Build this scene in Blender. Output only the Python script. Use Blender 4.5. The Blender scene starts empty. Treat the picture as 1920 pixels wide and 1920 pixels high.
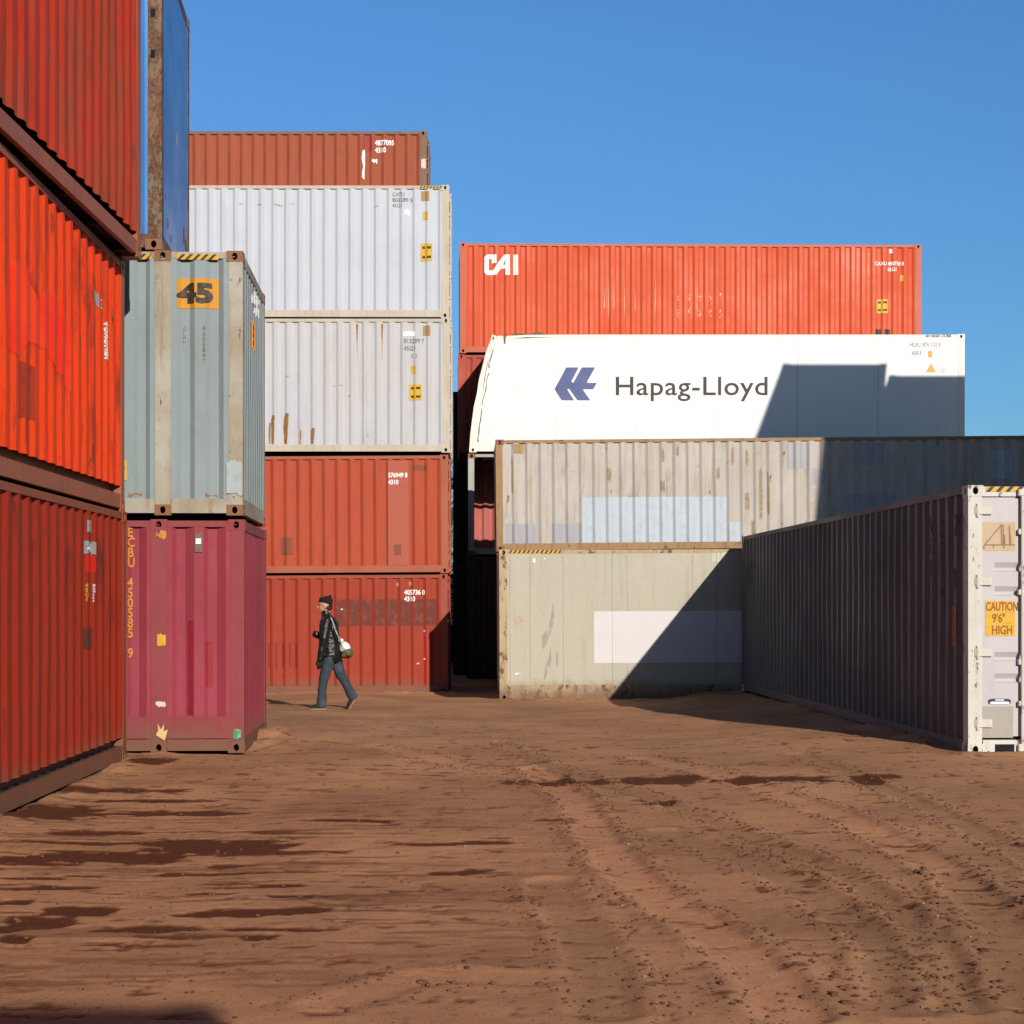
import bpy, bmesh, math, random
import numpy as np
from mathutils import Vector, Matrix, noise as mnoise
random.seed(7)
R = math.radians
scene = bpy.context.scene
col = scene.collection

# ------------------------------------------------------------------ camera, sky, sun, exposure
F = 2855.0; CX = 880.0; HY = 1133.0; CZ = 1.65
SUN = Vector((-0.36, 1.0, -0.42)).normalized()          # direction the light travels
cam_d = bpy.data.cameras.new('camera'); cam = bpy.data.objects.new('camera', cam_d); col.objects.link(cam)
cam.location = (0, 0, CZ); cam.rotation_euler = (R(90), 0, 0)
cam_d.sensor_width = 36; cam_d.lens = F/1920*36
cam_d.shift_x = (960-CX)/1920; cam_d.shift_y = (HY-960)/1920
cam_d.clip_start = 0.1; cam_d.clip_end = 3000
scene.camera = cam
el = math.asin(-SUN.z); az = math.atan2(-SUN.x, -SUN.y)  # azimuth of the sun, clockwise from +Y
w = bpy.data.worlds.new('World'); scene.world = w; w.use_nodes = True
wn = w.node_tree; bg = wn.nodes['Background']
sky = wn.nodes.new('ShaderNodeTexSky'); sky.sky_type = 'NISHITA'; sky.sun_disc = False
sky.sun_elevation = el; sky.sun_rotation = az; sky.altitude = 300; sky.air_density = 1.2; sky.dust_density = 0.1; sky.ozone_density = 3.5
geo = wn.nodes.new('ShaderNodeTexCoord'); sp_ = wn.nodes.new('ShaderNodeSeparateXYZ'); wn.links.new(geo.outputs['Generated'], sp_.inputs[0])
def wmap(src, a, b, c, d):
    m = wn.nodes.new('ShaderNodeMapRange')
    for k, v in enumerate((a, b, c, d)): m.inputs[k+1].default_value = v
    wn.links.new(src, m.inputs[0]); return m.outputs[0]
two = wn.nodes.new('ShaderNodeMix'); two.data_type = 'RGBA'; wn.links.new(wmap(sp_.outputs['Y'], -.3, .6, 0, 1), two.inputs[0])
two.inputs[6].default_value = (1.08, 1.18, 1.20, 1); two.inputs[7].default_value = (.66, 1.10, 1.50, 1)
tint = wn.nodes.new('ShaderNodeMix'); tint.data_type = 'RGBA'; tint.blend_type = 'MULTIPLY'; tint.inputs[0].default_value = 1
wn.links.new(sky.outputs[0], tint.inputs[6]); wn.links.new(two.outputs[2], tint.inputs[7])
sc_ = wn.nodes.new('ShaderNodeVectorMath'); sc_.operation = 'SCALE'
wn.links.new(tint.outputs[2], sc_.inputs[0]); zz_ = wn.nodes.new('ShaderNodeMath'); zz_.operation = 'MULTIPLY'; wn.links.new(wmap(sp_.outputs['Z'], .05, .36, .74, 1.02), zz_.inputs[0]); wn.links.new(wmap(sp_.outputs['Z'], .40, .90, 1.0, .50), zz_.inputs[1])
wn.links.new(zz_.outputs[0], sc_.inputs['Scale'])
wn.links.new(sc_.outputs[0], bg.inputs[0]); bg.inputs[1].default_value = 0.085
sd = bpy.data.lights.new('sun', 'SUN'); sun = bpy.data.objects.new('sun', sd); col.objects.link(sun)
sd.energy = 5.0; sd.angle = R(0.5); sd.color = (1.0, 0.93, 0.82)
sun.rotation_euler = SUN.to_track_quat('-Z', 'Y').to_euler(); sun.location = (10, -20, 20)
vs = scene.view_settings; vs.view_transform = 'Standard'; vs.look = 'None'; vs.exposure = 0.0; vs.gamma = 1.0
scene.cycles.diffuse_bounces = 1; scene.cycles.max_bounces = 3

# ------------------------------------------------------------------ helpers
def lin(c): return tuple(((x/255)/12.92 if x/255 <= .04045 else ((x/255+.055)/1.055)**2.4) for x in c)
def alb(c, g):
    return tuple(min(.85, x/g) for x in lin(c)) + (1,)
GF, GX, GG = 1.68, 0.95, 0.72        # how bright a face towards the camera, towards +X, and the ground come out

def tag(o, label=None, cat=None, group=None, kind=None):
    if label: o['label'] = label
    if cat: o['category'] = cat
    if group: o['group'] = group
    if kind: o['kind'] = kind
    return o
def empty(name, loc, rz=0, tilt=0):
    o = bpy.data.objects.new(name, None); col.objects.link(o)
    o.location = loc; o.rotation_mode = 'ZYX' if False else 'XYZ'
    m = Matrix.Rotation(rz, 4, 'Z') @ Matrix.Rotation(tilt, 4, 'Y')
    o.rotation_euler = m.to_euler(); o.empty_display_size = .3
    return o
class MB:
    def __init__(s): s.v = []; s.f = []
    def add(s, vs, fs):
        k = len(s.v); s.v += [tuple(p) for p in vs]; s.f += [tuple(i+k for i in f) for f in fs]
    def box(s, x0, x1, y0, y1, z0, z1, b=0):
        if x0 > x1: x0, x1 = x1, x0
        if y0 > y1: y0, y1 = y1, y0
        if b <= 0:
            s.add([(x0,y0,z0),(x1,y0,z0),(x1,y1,z0),(x0,y1,z0),(x0,y0,z1),(x1,y0,z1),(x1,y1,z1),(x0,y1,z1)],
                  [(3,2,1,0),(4,5,6,7),(0,1,5,4),(1,2,6,5),(2,3,7,6),(3,0,4,7)])
            return
        bm = bmesh.new(); bmesh.ops.create_cube(bm, size=1)
        for v in bm.verts: v.co = Vector(((x0+x1)/2+v.co.x*(x1-x0), (y0+y1)/2+v.co.y*(y1-y0), (z0+z1)/2+v.co.z*(z1-z0)))
        bmesh.ops.bevel(bm, geom=bm.edges[:], offset=b, segments=1, affect='EDGES')
        bm.verts.index_update(); s.add([v.co[:] for v in bm.verts], [[v.index for v in f.verts] for f in bm.faces]); bm.free()
    def tube(s, p0, p1, r0, r1=None, n=8, cap=True):
        r1 = r0 if r1 is None else r1
        p0 = Vector(p0); p1 = Vector(p1); d = (p1-p0).normalized()
        a = d.orthogonal().normalized(); b = d.cross(a)
        vs = []
        for p, r in ((p0, r0), (p1, r1)):
            for k in range(n):
                t = 2*math.pi*k/n; vs.append(p + (a*math.cos(t)+b*math.sin(t))*r)
        fs = [(k, (k+1) % n, n+(k+1) % n, n+k) for k in range(n)]
        if cap: fs += [tuple(range(n-1, -1, -1)), tuple(range(n, 2*n))]
        s.add(vs, fs)
    def build(s, name, mat, parent=None, smooth=False, deform=None, label=None):
        me = bpy.data.meshes.new(name)
        vs = [deform(Vector(p)) for p in s.v] if deform else s.v
        me.from_pydata([tuple(p) for p in vs], [], s.f); me.update()
        o = bpy.data.objects.new(name, me); col.objects.link(o)
        me.materials.append(mat)
        if smooth: me.polygons.foreach_set('use_smooth', [True]*len(me.polygons))
        if parent: o.parent = parent
        if label: o['label'] = label
        return o

# ------------------------------------------------------------------ materials
def nd(nt, t, **kw):
    n = nt.nodes.new(t)
    for k, v in kw.items():
        if k == 'op': n.operation = v
        else: setattr(n, k, v)
    return n
def newmat(name):
    m = bpy.data.materials.new(name); m.use_nodes = True
    nt = m.node_tree; return m, nt, nt.nodes['Principled BSDF'], nt.links.new
def ramp(nt, src, a, b, inv=False):
    r = nt.nodes.new('ShaderNodeMapRange'); r.inputs[1].default_value = a; r.inputs[2].default_value = b
    r.inputs[3].default_value = 1.0 if inv else 0.0; r.inputs[4].default_value = 0.0 if inv else 1.0
    nt.links.new(src, r.inputs[0]); return r.outputs[0]
def mixc(nt, fac, a, b):
    m = nt.nodes.new('ShaderNodeMix'); m.data_type = 'RGBA'
    for i, x in ((0, fac), (6, a), (7, b)):
        if isinstance(x, (int, float)): m.inputs[i].default_value = x
        elif isinstance(x, tuple): m.inputs[i].default_value = x
        else: nt.links.new(x, m.inputs[i])
    return m.outputs[2]
def mul(nt, a, b):
    m = nt.nodes.new('ShaderNodeMath'); m.operation = 'MULTIPLY'
    for i, x in ((0, a), (1, b)):
        if isinstance(x, (int, float)): m.inputs[i].default_value = x
        else: nt.links.new(x, m.inputs[i])
    return m.outputs[0]
def noi(nt, vec, scale, detail=3, rough=.55):
    n = nt.nodes.new('ShaderNodeTexNoise'); n.inputs['Scale'].default_value = scale
    n.inputs['Detail'].default_value = detail; n.inputs['Roughness'].default_value = rough
    nt.links.new(vec, n.inputs['Vector']); return n.outputs[0]
def mapped(nt, src, loc, sc):
    m = nt.nodes.new('ShaderNodeMapping'); m.inputs['Location'].default_value = loc; m.inputs['Scale'].default_value = sc
    nt.links.new(src, m.inputs['Vector']); return m.outputs[0]
RUST = (.16, .055, .018, 1); RUSTD = (.05, .02, .009, 1)
def paint(name, base, fade=None, rust=.3, streak=.4, dirt=(.09,.055,.035,1), seed=0, rough=.5, fadeamt=.6, dent=.5, rustscale=2.4, spec=.28, soot=0, mud=0):
    m, nt, p, L = newmat(name)
    if fade is None:
        g = sum(base[:3])/3; fade = tuple(min(.85, (x*.75+g*.25)*1.25) for x in base[:3])+(1,)
    tc = nt.nodes.new('ShaderNodeTexCoord').outputs['Object']
    v0 = mapped(nt, tc, (seed*3.7, seed*1.3, seed*2.1), (1, 1, 1))
    vS = mapped(nt, tc, (seed*5.1, seed*2.3, seed*.7), (6, 6, .38))
    vR = mapped(nt, tc, (seed*2.2, seed*4.3, seed*1.9), (1.6, 1.6, .75))
    a = noi(nt, v0, .8, 4, .6)
    c = mixc(nt, mul(nt, ramp(nt, a, .4, .66), fadeamt), base, fade)
    st = noi(nt, vS, 1.5, 5, .65)
    c = mixc(nt, mul(nt, ramp(nt, st, .52, .72), streak), c, dirt)
    fine = noi(nt, v0, 26, 3, .7)
    if soot:
        sv = mapped(nt, tc, (seed*1.1, seed*7.3, seed*3.3), (1.5, 1.5, .55)); s1 = noi(nt, sv, 1.5, 6, .68)
        c = mixc(nt, mul(nt, ramp(nt, s1, .55, .72), soot), c, (.035,.018,.012,1))
        sv2 = mapped(nt, tc, (seed*4.1, seed*1.3, seed*6.3), (5, 5, 1.1)); s2 = noi(nt, sv2, 1.6, 5, .6)
        c = mixc(nt, mul(nt, ramp(nt, s2, .64, .74), soot), c, (.05,.022,.012,1))
    c = mixc(nt, mul(nt, ramp(nt, fine, .45, .75), .22), c, dirt)
    rn = noi(nt, vR, rustscale, 7, .72)
    th = .74 - rust*.22
    rr = ramp(nt, rn, th, th+.05)
    rc = mixc(nt, ramp(nt, fine, .4, .6), RUST, RUSTD)
    c = mixc(nt, mul(nt, rr, .9), c, rc)
    if mud:
        sx = nt.nodes.new('ShaderNodeSeparateXYZ'); L(tc, sx.inputs[0])
        ad = nt.nodes.new('ShaderNodeMath'); ad.operation = 'MULTIPLY_ADD'; ad.inputs[1].default_value = -.55; L(noi(nt, v0, 5, 5, .7), ad.inputs[0]); L(sx.outputs['Z'], ad.inputs[2])
        c = mixc(nt, mul(nt, ramp(nt, ad.outputs[0], -.22, .12, inv=True), mud), c, (.15,.08,.048,1))
    L(c, p.inputs['Base Color'])
    ro = nt.nodes.new('ShaderNodeMapRange'); ro.inputs[1].default_value = .3; ro.inputs[2].default_value = .7
    ro.inputs[3].default_value = rough-.08; ro.inputs[4].default_value = rough+.22; L(a, ro.inputs[0]); L(ro.outputs[0], p.inputs['Roughness'])
    p.inputs['Specular IOR Level'].default_value = spec
    bmp = nt.nodes.new('ShaderNodeBump'); bmp.inputs['Strength'].default_value = dent; bmp.inputs['Distance'].default_value = .03
    L(noi(nt, v0, 2.2, 4, .5), bmp.inputs['Height'])
    L(bmp.outputs[0], p.inputs['Normal'])
    return m
def plain(name, c, rough=.6, worn=None, amt=.5, scale=18, thr=.5, spec=.4, metal=0):
    m, nt, p, L = newmat(name)
    tc = nt.nodes.new('ShaderNodeTexCoord').outputs['Object']
    n = noi(nt, tc, scale, 5, .7)
    w_ = worn if worn else tuple(x*.6 for x in c[:3])+(1,)
    L(mixc(nt, mul(nt, ramp(nt, n, thr, thr+.12), amt), c, w_), p.inputs['Base Color'])
    p.inputs['Roughness'].default_value = rough; p.inputs['Specular IOR Level'].default_value = spec; p.inputs['Metallic'].default_value = metal
    return m
M_DARK = plain('dark_gap', (.006,.005,.005,1), .9)
M_FLOOR = plain('container_underside', (.03,.02,.015,1), .9)
M_CAST = {}
def castmat(key, c, rust):
    if key not in M_CAST: M_CAST[key] = paint('casting_'+key, c, rust=rust, streak=.5, seed=hash(len(key)) % 9, rustscale=6)
    return M_CAST[key]

# ------------------------------------------------------------------ shipping container builder
def prof_pieces(u0, u1, kind, pitch=.278, depth=.036, fl=(.26,.24,.26,.24), joint=1.18):
    """list of (u, n) break points along one panel; n <= 0 is recessed"""
    out = []
    if kind == 'corr':
        k = max(1, round((u1-u0)/pitch)); p = (u1-u0)/k
        a, b, c_, d = [x*p for x in fl]
        out.append((u0, -.006))
        for i in range(k):
            s = u0+i*p
            out += [(s+a*.5, -.006), (s+a*.5+b, -.006-depth), (s+a*.5+b+c_, -.006-depth), (s+a*.5+b+c_+d, -.006)]
        out.append((u1, -.006))
    else:
        k = max(1, round((u1-u0)/joint)); p = (u1-u0)/k
        out.append((u0, -.006))
        for i in range(1, k):
            s = u0+i*p
            out += [(s-.008, -.006), (s-.006, -.016), (s+.006, -.016), (s+.008, -.006)]
        out.append((u1, -.006))
    return out
class Box:
    """one container; faces: f (long side y=0), b (long side y=W), l (end x=0), r (end x=L)"""
    def __init__(s, name, label, loc, rz=0, tilt=0, L=12.19, W=2.44, H=2.59, mat=None, fmat=None, cmat=None, side='corr', ends=('corr','door'),
                 pitch=.278, depth=.036, fl=(.26,.24,.26,.24), slot=False, posts=(), deform=None, group=None, jit=.005, back='corr', joint=1.18,
                 doormat=None, open_sides=False, railh=.15, toprail=.07, simple=False, endmat=None):
        s.endmat = endmat
        s.L, s.W, s.H = L, W, H; s.deform = deform; s.mat = mat; s.fmat = fmat or mat; s.cmat = cmat or s.fmat; s.jit = jit
        s.root = empty(name, loc, rz, tilt); tag(s.root, label, 'shipping container' if not open_sides else 'flat rack', group)
        s.seed = (loc[0]*1.7+loc[2]*.9) % 6
        s.slot = slot; s.zb = railh+.02+(.085 if slot else 0); s.zt = H-toprail-.01
        s.prof = {}
        pw = .15
        # long sides
        for face, kind in (('f', side), ('b', back)):
            cuts = [pw]+[x for q in (sorted(posts) if face == 'f' else ()) for x in (q-.09, q+.09)]+[L-pw]
            pr = []
            for i in range(0, len(cuts), 2): pr += prof_pieces(cuts[i], cuts[i+1], kind, pitch, depth, fl, joint)
            s.prof[face] = pr
        for face, kind in (('l', ends[0]), ('r', ends[1])):
            s.prof[face] = prof_pieces(pw, W-pw, kind if kind != 'door' else 'flat', .25, .036, fl, 9)
        nz = max(2, round((s.zt-s.zb)/.42)); s.zl = [s.zb+(s.zt-s.zb)*i/nz for i in range(nz+1)]
        if not open_sides:
            for face, kind in (('f', side), ('b', back), ('l', ends[0]), ('r', ends[1])):
                if kind == 'door': s.door(face, doormat or mat, simple)
                else: s.panel(face)
        s.frame(pw, posts, railh, toprail, open_sides)
    def map(s, face, u, n, z):
        if face == 'f': return Vector((u, -n, z))
        if face == 'b': return Vector((s.L-u, s.W+n, z))
        if face == 'l': return Vector((-n, s.W-u, z))
        return Vector((s.L+n, u, z))
    def j(s, u, z):
        q = s.seed
        return s.jit*(math.sin(1.9*u+q)*math.sin(2.3*z+1.3*q)+.7*math.sin(5.3*u+2*q+z)*math.sin(3.1*z+q))
    def nat(s, face, u, z):
        pr = s.prof[face]
        if u <= pr[0][0]: return pr[0][1]
        for (a, na), (b, nb) in zip(pr, pr[1:]):
            if a <= u <= b: return na+(nb-na)*((u-a)/(b-a) if b > a else 0)+s.j(u, z)
        return pr[-1][1]
    def panel(s, face):
        pr = s.prof[face]; mb = MB(); P = []
        for z in s.zl:
            for u, n in pr:
                P.append(s.map(face, u, n+s.j(u, z) if 0 else n + s.j(u, z), z))
        k = len(pr); fs = []
        for r_ in range(len(s.zl)-1):
            for i in range(k-1): fs.append((r_*k+i, r_*k+i+1, (r_+1)*k+i+1, (r_+1)*k+i))
        mb.add(P, fs)
        mb.build('side_panel' if face in 'fb' else 'end_panel', s.mat, s.root, deform=s.deform)
    def fbox(s, mb, face, u0, u1, n0, n1, z0, z1, b=0):
        a = s.map(face, u0, n0, z0); c = s.map(face, u1, n1, z1)
        mb.box(a.x, c.x, a.y, c.y, z0, z1, b)
    def frame(s, pw, posts, railh, toprail, open_sides):
        L, W, H = s.L, s.W, s.H
        for x in (0, L-pw):
            for y in (0, W-pw):
                mb = MB()
                z0, z1 = .118, H-.118; k = 8
                mb.box(x, x+pw, y, y+pw, z0, z1) if not s.deform else [mb.box(x, x+pw, y, y+pw, z0+(z1-z0)*i/k, z0+(z1-z0)*(i+1)/k) for i in range(k)]
                mb.build('corner_post', (s.endmat or s.fmat) if x > 0 else s.fmat, s.root, deform=s.deform)
        for x in list([0, L-.178])+[q-.09 for q in posts]:
            ends = x in (0, L-.178)
            for y in ((0, W-.162) if ends else (0,)):
                for z in (0, H-.118):
                    mb = MB(); s.casting(mb, x, x+.178, y, y+.162, z, z+.118, y == 0, x == 0 and ends, ends)
                    mb.build('corner_casting', s.cmat, s.root, deform=s.deform)
        for q in posts:
            mb = MB(); mb.box(q-.085, q+.085, -.004, .08, .118, H-.118); mb.build('middle_post', s.fmat, s.root)
        # rails
        cuts = [.178]+[x for q in sorted(posts) for x in (q-.09, q+.09)]+[L-.178]
        mb = MB(); mt = MB()
        seg = 10 if s.deform else 1
        for i in range(0, len(cuts), 2):
            for k in range(seg):
                a = cuts[i]+(cuts[i+1]-cuts[i])*(k/seg)**1.6; c = cuts[i]+(cuts[i+1]-cuts[i])*((k+1)/seg)**1.6
                mb.box(a, c, .002, .05, .025, .02+railh, 0); mt.box(a, c, .002, .06, H-toprail-.012, H-.014)
        for x0 in (.151, L-.178): mb.box(x0, x0+.0265, .004, .05, .119, .02+railh)
        if s.slot: mb.box(.15, L-.15, .11, .13, .02+railh, s.zb+.02)
        mb.box(.178, L-.178, W-.05, W-.002, .025, s.zb+.004); mt.box(.178, L-.178, W-.06, W-.002, H-toprail-.012, H-.014)
        for x0, x1 in ((.002, .06), (L-.06, L-.002)):
            if s.endmat and x0 > 1:
                me_ = MB(); me_.box(x0, x1, .162, W-.162, .02, .03+railh); me_.build('door_sill', s.endmat, s.root); me_ = MB(); me_.box(x0, x1, .162, W-.162, H-.12, H-.014); me_.build('door_header', s.endmat, s.root); continue
            mb.box(x0, x1, .162, W-.162, .02, .03+railh); mt.box(x0, x1, .162, W-.162, H-.12, H-.014)
        mb.build('bottom_rail', s.fmat, s.root, deform=s.deform); mt.build('top_rail', s.fmat, s.root, deform=s.deform)
        mb = MB(); n = 24
        for i in range(n):
            a = .06+(L-.12)*i/n; c = .06+(L-.12)*(i+1)/n; m_ = (a+c)/2
            mb.box(a, m_-.02, .061, W-.061, H-.06, H-.03); mb.box(m_-.02, c, .061, W-.061, H-.055, H-.022)
        if not open_sides: mb.build('roof', s.mat, s.root, deform=s.deform)
        mb = MB(); mb.box(.061, L-.061, .051, W-.051, .12, .17)
        for i in range(12): mb.box(.3+i*(L-.6)/11-.03, .3+i*(L-.6)/11+.03, .053, W-.053, .03, .119)
        mb.build('floor', M_FLOOR, s.root, deform=s.deform)
    def casting(s, mb, x0, x1, y0, y1, z0, z1, front, left, isend):
        e = .004
        yo = y0-e if front else y0; y_1 = y1 if front else y1+e
        xo = x0-e if (left and isend) else x0; x_1 = x1+e if (isend and not left) else x1
        if not isend: yo = y0-.008
        faces = []
        def holed(o, ux, vx, nx):   # o: face origin; ux,vx: full edge vectors; nx: inward
            ux, vx, nx = Vector(ux), Vector(vx), Vector(nx); o = Vector(o)
            c = o+ux*.5+vx*.5; rw, rh = .032, .042
            u_, v_ = ux.normalized(), vx.normalized()
            ring = [c+u_*rw*math.cos(t)+v_*rh*math.sin(t) for t in [math.pi/4*(k+.5) for k in range(8)]]
            cor = [o+ux+vx, o+vx, o, o+ux]
            vs = cor+ring+[p+nx*.028 for p in ring]
            fs = []
            for q in range(4):
                a = (2*q) % 8; b = (2*q+1) % 8; c2 = (2*q+2) % 8
                fs.append((q, 4+a, 4+b)); fs.append((q, 4+b, 4+c2, (q+1) % 4))
            # first fan fix
            for k in range(8): fs.append((4+k, 12+k, 12+(k+1) % 8, 4+(k+1) % 8))
            mb.add(vs, fs)
        X0, X1, Y0, Y1 = xo, x_1, yo, y_1
        mb.add([(X0,Y0,z0),(X1,Y0,z0),(X1,Y1,z0),(X0,Y1,z0),(X0,Y0,z1),(X1,Y0,z1),(X1,Y1,z1),(X0,Y1,z1)],
               [(3,2,1,0),(4,5,6,7)]+([] if front else [(0,1,5,4)])+([] if not front else [(2,3,7,6)])
               +([] if (isend and not left) else [(1,2,6,5)])+([] if (isend and left) else [(3,0,4,7)]))
        if front: holed((X0,Y0,z0), (X1-X0,0,0), (0,0,z1-z0), (0,1,0))
        else: holed((X0,Y1,z0), (X1-X0,0,0), (0,0,z1-z0), (0,-1,0))
        if isend and left: holed((X0,Y0,z0), (0,Y1-Y0,0), (0,0,z1-z0), (1,0,0))
        if isend and not left: holed((X1,Y0,z0), (0,Y1-Y0,0), (0,0,z1-z0), (-1,0,0))
    def door(s, face, dm, simple):
        W, H = s.W, s.H
        z0, z1 = .20, H-.13
        for side_ in (0, 1):
            u0, u1 = (.155, W/2-.008) if side_ == 0 else (W/2+.008, W-.155)
            mb = MB(); # leaf with recessed bands
            lv = [z0]
            bands = []
            n = 3
            if simple: s.fbox(mb, face, u0, u1, -.06, -.02, z0, z1)
            else:
                hgt = z1-z0
                gz = [.235, .325, .6, .70]
                zz = []
                for g in gz: zz += [z0+hgt*(g-.012), z0+hgt*(g-.006), z0+hgt*(g+.006), z0+hgt*(g+.028)]
                zs = [z0]+zz+[z1]
                nn = [-.018]
                for g in gz: nn += [-.018, -.052, -.052, -.018]
                nn.append(-.018)
                ui = [u0, u0+.13, u0+.14, u1-.09, u1-.08, u1]
                P = []
                for z, d in zip(zs, nn):
                    for i, u in enumerate(ui):
                        P.append(s.map(face, u, d if i in (2, 3) else -.018, z))
                k = len(ui); fs = [(r_*k+i, r_*k+i+1, (r_+1)*k+i+1, (r_+1)*k+i) for r_ in range(len(zs)-1) for i in range(k-1)]
                mb.add(P, fs)
            leaf = mb.build('door', dm, s.root, deform=s.deform)
            # gasket
            g = MB(); s.fbox(g, face, u0-.012, u0-.001, -.055, -.03, z0-.012, z1+.012); s.fbox(g, face, u0, u1, -.055, -.03, z1+.001, z1+.012); s.fbox(g, face, u0, u1, -.055, -.03, z0-.014, z0-.001)
            g.build('gasket', M_DARK, leaf, deform=s.deform)
            hu = (.10 if side_ == 0 else W-.10)
            for q in range(4):
                z = z0+.14+(z1-z0-.28)*q/3
                h = MB(); s.fbox(h, face, hu-.03, hu+.16 if side_ == 0 else hu+.03, -.017, .012, z-.045, z+.045, .006) if side_ == 0 else s.fbox(h, face, hu-.16, hu+.03, -.017, .012, z-.045, z+.045, .006)
                a = s.map(face, hu, .006, z-.07); b_ = s.map(face, hu, .006, z+.07); h.tube(a, b_, .018)
                h.build('hinge', s.cmat, leaf, deform=s.deform)
            for ru in ((.58, 1.02) if side_ == 0 else (W-1.02, W-.58)):
                rd = MB(); a = s.map(face, ru, .022, .06); b_ = s.map(face, ru, .022, H-.04); rd.tube(a, b_, .019, n=10)
                for z in (.55, 1.0, 1.75, H-.5): s.fbox(rd, face, ru-.045, ru+.045, -.018, .03, z-.03, z+.03, .006)
                s.fbox(rd, face, ru-.05, ru+.05, -.005, .045, .035, .12, .01); s.fbox(rd, face, ru-.05, ru+.05, -.005, .045, H-.12, H-.045, .01)
                rd.build('lock_rod', s.endmat or s.fmat, leaf, deform=s.deform)
                if not simple:
                    hd = MB(); hu0 = ru; s.fbox(hd, face, hu0+.02, hu0+.36, .03, .045, 1.12, 1.16, .006); hd.build('handle', s.cmat, leaf)
    # ---- things painted or stuck on a face, draped over its corrugation
    def drape(s, face, bm, name, mat, off=.004, parent=None, const=None, label=None):
        if not bm.verts: bm.free(); return None
        us = [v.co.x for v in bm.verts]; zs = [v.co.y for v in bm.verts]
        a, b = min(us), max(us); c_, d_ = min(zs), max(zs)
        if const is None:
            for u in [q[0] for q in s.prof[face]]:
                if a < u < b: bmesh.ops.bisect_plane(bm, geom=bm.verts[:]+bm.edges[:]+bm.faces[:], plane_co=(u, 0, 0), plane_no=(1, 0, 0), dist=1e-5)
            for z in s.zl:
                if c_ < z < d_: bmesh.ops.bisect_plane(bm, geom=bm.verts[:]+bm.edges[:]+bm.faces[:], plane_co=(0, z, 0), plane_no=(0, 1, 0), dist=1e-5)
        if s.deform:
            for k in range(1, 12):
                u = a+(b-a)*k/12; bmesh.ops.bisect_plane(bm, geom=bm.verts[:]+bm.edges[:]+bm.faces[:], plane_co=(u, 0, 0), plane_no=(1, 0, 0), dist=1e-5)
        for v in bm.verts:
            n = (s.nat(face, v.co.x, v.co.y) if const is None else const)+off
            q = s.map(face, v.co.x, n, v.co.y)
            v.co = s.deform(q) if s.deform else q
        me = bpy.data.meshes.new(name); bm.to_mesh(me); bm.free(); me.materials.append(mat)
        o = bpy.data.objects.new(name, me); col.objects.link(o); o.parent = parent or s.root
        if label: o['label'] = label
        return o
    def patch(s, face, u0, u1, z0, z1, name, mat, off=.004, const=None, label=None, ragged=0):
        bm = bmesh.new()
        if ragged:
            n = 7; top = [(u0+(u1-u0)*i/n, z1-random.random()*ragged) for i in range(n+1)]; bot = [(u1-(u1-u0)*i/n, z0+random.random()*ragged) for i in range(n+1)]
            pts = top[::-1]+bot[::-1]
            pts = bot[::-1]+top[::-1]
        else: pts = [(u0, z0), (u1, z0), (u1, z1), (u0, z1)]
        bm.faces.new([bm.verts.new((x, y, 0)) for x, y in pts])
        bm.normal_update()
        if ragged: bmesh.ops.triangulate(bm, faces=bm.faces[:])
        return s.drape(face, bm, name, mat, off, None, const, label)
    def poly(s, face, polys, name, mat, off=.004, const=None, label=None):
        bm = bmesh.new()
        for pts in polys:
            bm.faces.new([bm.verts.new((x, y, 0)) for x, y in pts])
        bm.normal_update(); bmesh.ops.triangulate(bm, faces=bm.faces[:])
        return s.drape(face, bm, name, mat, off, None, const, label)
    def text(s, face, txt, u, z, h, mat, name='lettering', off=.006, bold=.0, sx=1.0, space=1.0, vertical=False, const=None, label=None, hspace=1.25):
        bm = bmesh.new()
        def glyphs(t, x0, y0):
            me = text_mesh(t, bold, space)
            b2 = bmesh.new(); b2.from_mesh(me)
            sc = h/.73
            for v in b2.verts: v.co = Vector((x0+v.co.x*sc*sx, y0+v.co.y*sc, 0))
            tmp = bpy.data.meshes.new('t'); b2.to_mesh(tmp); b2.free(); bm.from_mesh(tmp); bpy.data.meshes.remove(tmp); bpy.data.meshes.remove(me)
        if vertical:
            for i, ch in enumerate(txt):
                if ch != ' ': glyphs(ch, u, z-i*h*hspace)
        else: glyphs(txt, u, z)
        return s.drape(face, bm, name, mat, off, None, const, label)
def text_mesh(t, bold=0, space=1):
    c = bpy.data.curves.new('t', 'FONT'); c.body = t; c.size = 1; c.offset = bold; c.space_character = space; c.resolution_u = 3
    o = bpy.data.objects.new('t', c); col.objects.link(o)
    bpy.context.view_layer.update()
    me = bpy.data.meshes.new_from_object(o.evaluated_get(bpy.context.evaluated_depsgraph_get()))
    bpy.data.objects.remove(o); bpy.data.curves.remove(c); return me
def hazard(bx, face, u0, u1, z0, z1, const, slope=.05, step=.11):
    bx.patch(face, u0, u1, z0, z1, 'hazard_stripe', M_YEL, off=.002, const=const)
    ps = []; u = u0
    while u+step*.5 < u1:
        ps.append([(u, z0), (u+step*.45, z0), (min(u1, u+step*.45+slope), z1), (min(u1, u+slope), z1)]); u += step
    bx.poly(face, ps, 'hazard_stripe', M_BLK, off=.004, const=const)

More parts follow.
